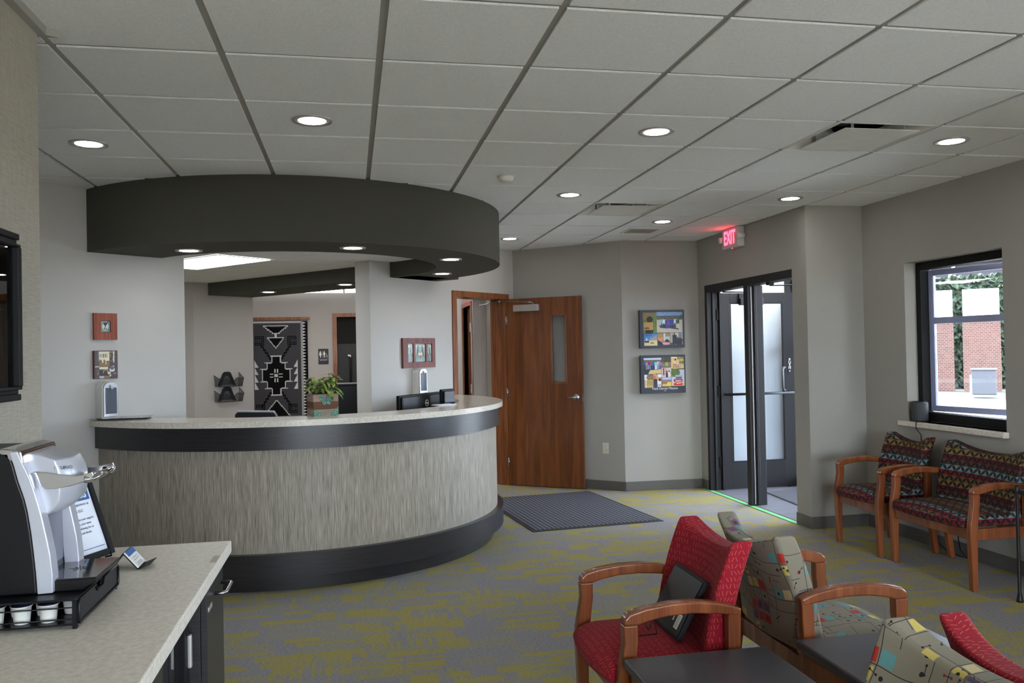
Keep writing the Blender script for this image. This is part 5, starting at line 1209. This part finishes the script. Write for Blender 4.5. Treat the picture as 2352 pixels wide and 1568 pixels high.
# speaker and cord
t = thing('smart_speaker', 'round dark grey speaker standing on the window sill', 'speaker', (4.365, 5.795, .935))
B().lathe([(0, 0), (.05, 0), (.058, .006), (.061, .02), (.061, .135), (.058, .148), (.050, .153), (0, .153)], 36).build('body', plain('speaker_fabric', rgb(58, 60, 64), .8), t)
B().lathe([(0, .1535), (.047, .1535), (.047, .155), (0, .155)], 36).build('top_cap', M['black'], t)
tag(B().tube([(4.35, 5.73, .943), (4.30, 5.72, .944), (4.272, 5.72, .935), (4.272, 5.72, .89), (4.305, 5.71, .84), (4.306, 5.70, .6), (4.30, 5.66, .3), (4.296, 5.55, .05), (4.285, 5.42, .012), (4.28, 5.30, .008), (4.28, 5.22, .008), (4.292, 5.3, .05), (4.300, 5.38, .35)], .0035, 8).build('power_cord', M['blackmat']), 'black power cord hanging from the speaker down behind the patterned chairs', 'cord')
# framed picture on the wallpapered wall
t = thing('framed_picture', 'large black moulded picture frame on the wallpapered wall, cut by the view', 'picture', (-1.07, 2.19, 1.42), pi/2)
w_, h_ = .735, .533
b = B(); b.box(-.0, w_, -.03, 0, 0, .02).box(.006, w_-.006, -.024, 0, .02, .034).box(-.0, w_, -.034, 0, .034, .044).box(0, w_, -.03, 0, h_-.02, h_).box(.006, w_-.006, -.024, 0, h_-.034, h_-.02).box(0, w_, -.034, 0, h_-.044, h_-.034)
b.box(0, .028, -.036, 0, .044, h_-.044).box(w_-.028, w_, -.036, 0, .044, h_-.044)
b.build('moulding', M['blackmat'], t, bevel=.003)
f = shapes((120, 132, 140), [('r', 0, .3, 1, .62, (60, 80, 96)), ('n', 0, .4, 1, .7, (150, 190, 196), .3), ('r', 0, .62, 1, 1, (54, 84, 52)), ('n', 0, .62, 1, 1, (110, 90, 56), .35), ('n', 0, .35, 1, .6, (60, 50, 90), .2)], 12)
raster('picture_print', t, w_-.056, h_-.088, 70, 50, f, M['paint'], y=-.012, x0=.028, z0=.044); B().box(.028, w_-.028, -.018, -.016, .044, h_-.044).build('glass', M['glass'], t)
# ------------------------------------------------------------------ outdoors
struct(B().box(-60, 90, -60, 90, -.19, -.165).build('ground_outside', M['asphalt']))
struct(B().box(XR+.22, 13, -14, 6.38, -.16, -.13).box(5.02, 13, 6.38, 12, -.16, -.13).box(-4, XR+.22, -14, -3.7, -.16, -.13).build('ground_bounce_apron', M['concrete']))  # unseen pale ground by the building, added to bounce daylight onto the ceiling
ud = Vector((.64, .768)); rzO = atan2(-ud.x, ud.y)
def out(px_, D): r = ray(px_, 790); r = Vector((r.x, r.y)).normalized(); return r*D
def oth(name, label, cat, px_, D, group=None): p = out(px_, D); return thing(name, label, cat, (p.x, p.y, -.16), rzO, group)
o = tag(B().box(-9, 9, -2, 1.2, -.004, -.001).build('lawn', M['lawn']), 'strip of lawn beyond the driveway', kind='stuff'); p = out(2210, 31.5); o.location = (p.x, p.y, -.16); o.rotation_euler.z = rzO
def pillar(px_, w_, D, h_, label):  # invented pieces standing in for bright reflection patches in the window sash
    t = oth('reflection_brick', label, 'brick wall', px_, D, 'brick stand-ins for reflection patches outside'); B().box(-w_/2, w_/2, 0, .4, 0, h_).build('brickwork', M['brick'], t); B().box(-w_/2-.05, w_/2+.05, -.04, .44, h_, h_+.09).build('stone_cap', M['vinyl'], t)
    B().box(-w_/2+.02, w_/2-.02, .1, .3, h_+.09, h_+1.1).build('reflection_panel', M['vinyl'], t)
pillar(2156, .95, 33, 2.45, 'brick and white panel standing in for a reflection patch at the left of the window view'); pillar(2255, 1.15, 33, 2.45, 'brick and white panel standing in for a reflection patch behind the grey utility box outside')
t = oth('utility_box', 'grey utility box standing outside the window', 'utility box', 2258, 29); B().box(-.33, .33, 0, .5, .1, .85).build('cabinet_body', plain('box_grey', rgb(58, 57, 60), .6), t, bevel=.03); B().box(-.36, .36, -.03, .53, .85, .9).build('lid', plain('lid_gray', rgb(74, 74, 80), .6), t); B().box(-.38, -.30, .1, .3, 0, .7).build('side_pipe', M['vinyl'], t)
hedge = oth('hedge', 'tall dark green clipped hedge outside', 'hedge', 2225, 35); rnd = random.Random(5)
b = B(); nx, nz = 150, 56
def hp_(i, j): 
    x = -6+12*i/nx+rnd.uniform(-.03, .03); z = 4.2*j/nz; return (x, rnd.uniform(-.16, .16)+(.3*(j/nz)**3), z+(rnd.uniform(-.07, .07) if j else 0))
vs = [hp_(i, j) for j in range(nz+1) for i in range(nx+1)]; fs = [(j*(nx+1)+i, j*(nx+1)+i+1, (j+1)*(nx+1)+i+1, (j+1)*(nx+1)+i) for j in range(nz) for i in range(nx)]
b.add(vs, fs); b.box(-6, 6, .35, 2.0, 0, 4.1); b.build('foliage', M['hedge'], hedge); B().tube([(-3, 1, 0), (-3, 1, 1)], .08, 8).tube([(3, 1, 0), (3, 1, 1)], .08, 8).build('stem', M['soil'], hedge)
t = oth('neighbour_house', 'house with grey siding, white gutter and red roof beyond the hedge', 'building', 2215, 42)
B().box(-9, 9, 0, 6, 0, 5.3).build('siding_wall', M['siding'], t); B().box(-9.2, 9.2, -.12, 0, 3.55, 3.85).build('white_band', M['vinyl'], t); B().box(-9.2, 9.2, -.06, 0, 3.85, 4.05).build('red_band', M['roofred'], t)
B().add([(-9.6, -.7, 5.35), (9.6, -.7, 5.35), (9.6, 3.5, 8.2), (-9.6, 3.5, 8.2), (-9.6, 7, 5.35), (9.6, 7, 5.35)], [(0, 1, 2, 3), (3, 2, 5, 4), (0, 4, 5, 1), (0, 3, 4), (1, 5, 2)]).build('roof', M['roofred'], t, fixn=True)
B().box(-9.6, 9.6, -.85, -.7, 5.25, 5.42).build('gutter', M['vinyl'], t); B().tube([(-.35, -.78, 5.25), (-.35, -.6, 5.0), (-.5, -.08, 4.7), (-.5, -.08, .2)], .07, 8).build('downspout', M['vinyl'], t)
# parked car seen in the reflection on the entrance door
t = thing('parked_car', 'grey parked car outside, mirrored in the open glass door', 'car', (8.1, .6, -.13), R(118))
side = [(-2.3, .35), (-2.35, .75), (-2.2, .98), (-1.25, 1.05), (-.7, 1.60), (1.35, 1.68), (2.0, 1.10), (2.2, 1.0), (2.25, .4), (1.9, .3), (-2.0, .3)]
rings = []
for k in range(9):
    s = -1+k/4; rings.append([(x*(1-.03*abs(s)**4), s*.92*(1-.12*max(0, (z-1.0)/.7)), z) for x, z in side])
wn(B().loft(rings).build('body', M['carpaint'], t, bevel=.05, angle=30, fixn=True, smooth=True))
for s in (-1, 1):
    B().prism([(-1.05, 1.08), (-.65, 1.52), (1.2, 1.58), (1.7, 1.12)], s*.875, s*.895, 'y').build('side_window', M['black'], t, fixn=True)
    for x in (-1.45, 1.45): wl = B().tube([(x, s*.72, .34), (x, s*.94, .34)], .34, 24).build('wheel', M['blackmat'], t); B().tube([(x, s*.93, .34), (x, s*.955, .34)], .19, 18).build('rim', M['alu'], wl)
B().add([(1.42, -.72, 1.60), (1.42, .72, 1.60), (1.99, .80, 1.13), (1.99, -.80, 1.13)], [(0, 1, 2, 3)]).build('rear_window', M['black'], t); B().box(2.24, 2.27, -.25, .25, .6, .76).build('number_plate', M['white'], t)
for s in (-1, 1): B().box(2.17, 2.26, *sorted((s*.62, s*.86)), .82, 1.0).build('tail_lamp', plain('lens_red', rgb(150, 30, 34), .2), t)
# ------------------------------------------------------------------ light
w = bpy.data.worlds.new('World'); SC.world = w; w.use_nodes = True
bg = w.node_tree.nodes['Background']; bg.inputs[0].default_value = (.79, .895, 1, 1); bg.inputs[1].default_value = 9.5
def portal(loc, rz, sx, sy):
    l = bpy.data.lights.new('portal', 'AREA'); l.shape = 'RECTANGLE'; l.size = sx; l.size_y = sy; l.cycles.is_portal = True
    o = bpy.data.objects.new('window_portal', l); COL.objects.link(o); o.location = loc; o.rotation_euler = (pi/2, 0, rz)
for a_, b_ in wins: portal((XR+.5, (a_+b_)/2, 1.56), pi/2, b_-a_, 1.25)
portal((XR+.2-1.55, -3.75, 1.375), pi, 2.1, 1.95); portal((XR+.2-3.95, -3.75, 1.375), pi, 2.1, 1.95)
portal((5.06, 7.6, 1.3), pi/2, 2.3, 2.6)
sn = bpy.data.lights.new('sun', 'SUN'); sn.energy = 16; sn.angle = .05; sn.color = (1, .96, .9)
so_ = bpy.data.objects.new('sun', sn); COL.objects.link(so_); so_.rotation_euler = Vector((.2, -.5, -.85)).to_track_quat('-Z', 'Y').to_euler()
vs = SC.view_settings; vs.view_transform = 'Standard'; vs.look = 'None'; vs.gamma = 1; vs.use_curve_mapping = False; vs.exposure = 1.3
SC.cycles.max_bounces = 10; SC.cycles.diffuse_bounces = 6; SC.cycles.glossy_bounces = 4; SC.cycles.transparent_max_bounces = 12
SC.cycles.sample_clamp_indirect = 6; SC.cycles.caustics_reflective = False; SC.cycles.caustics_refractive = False
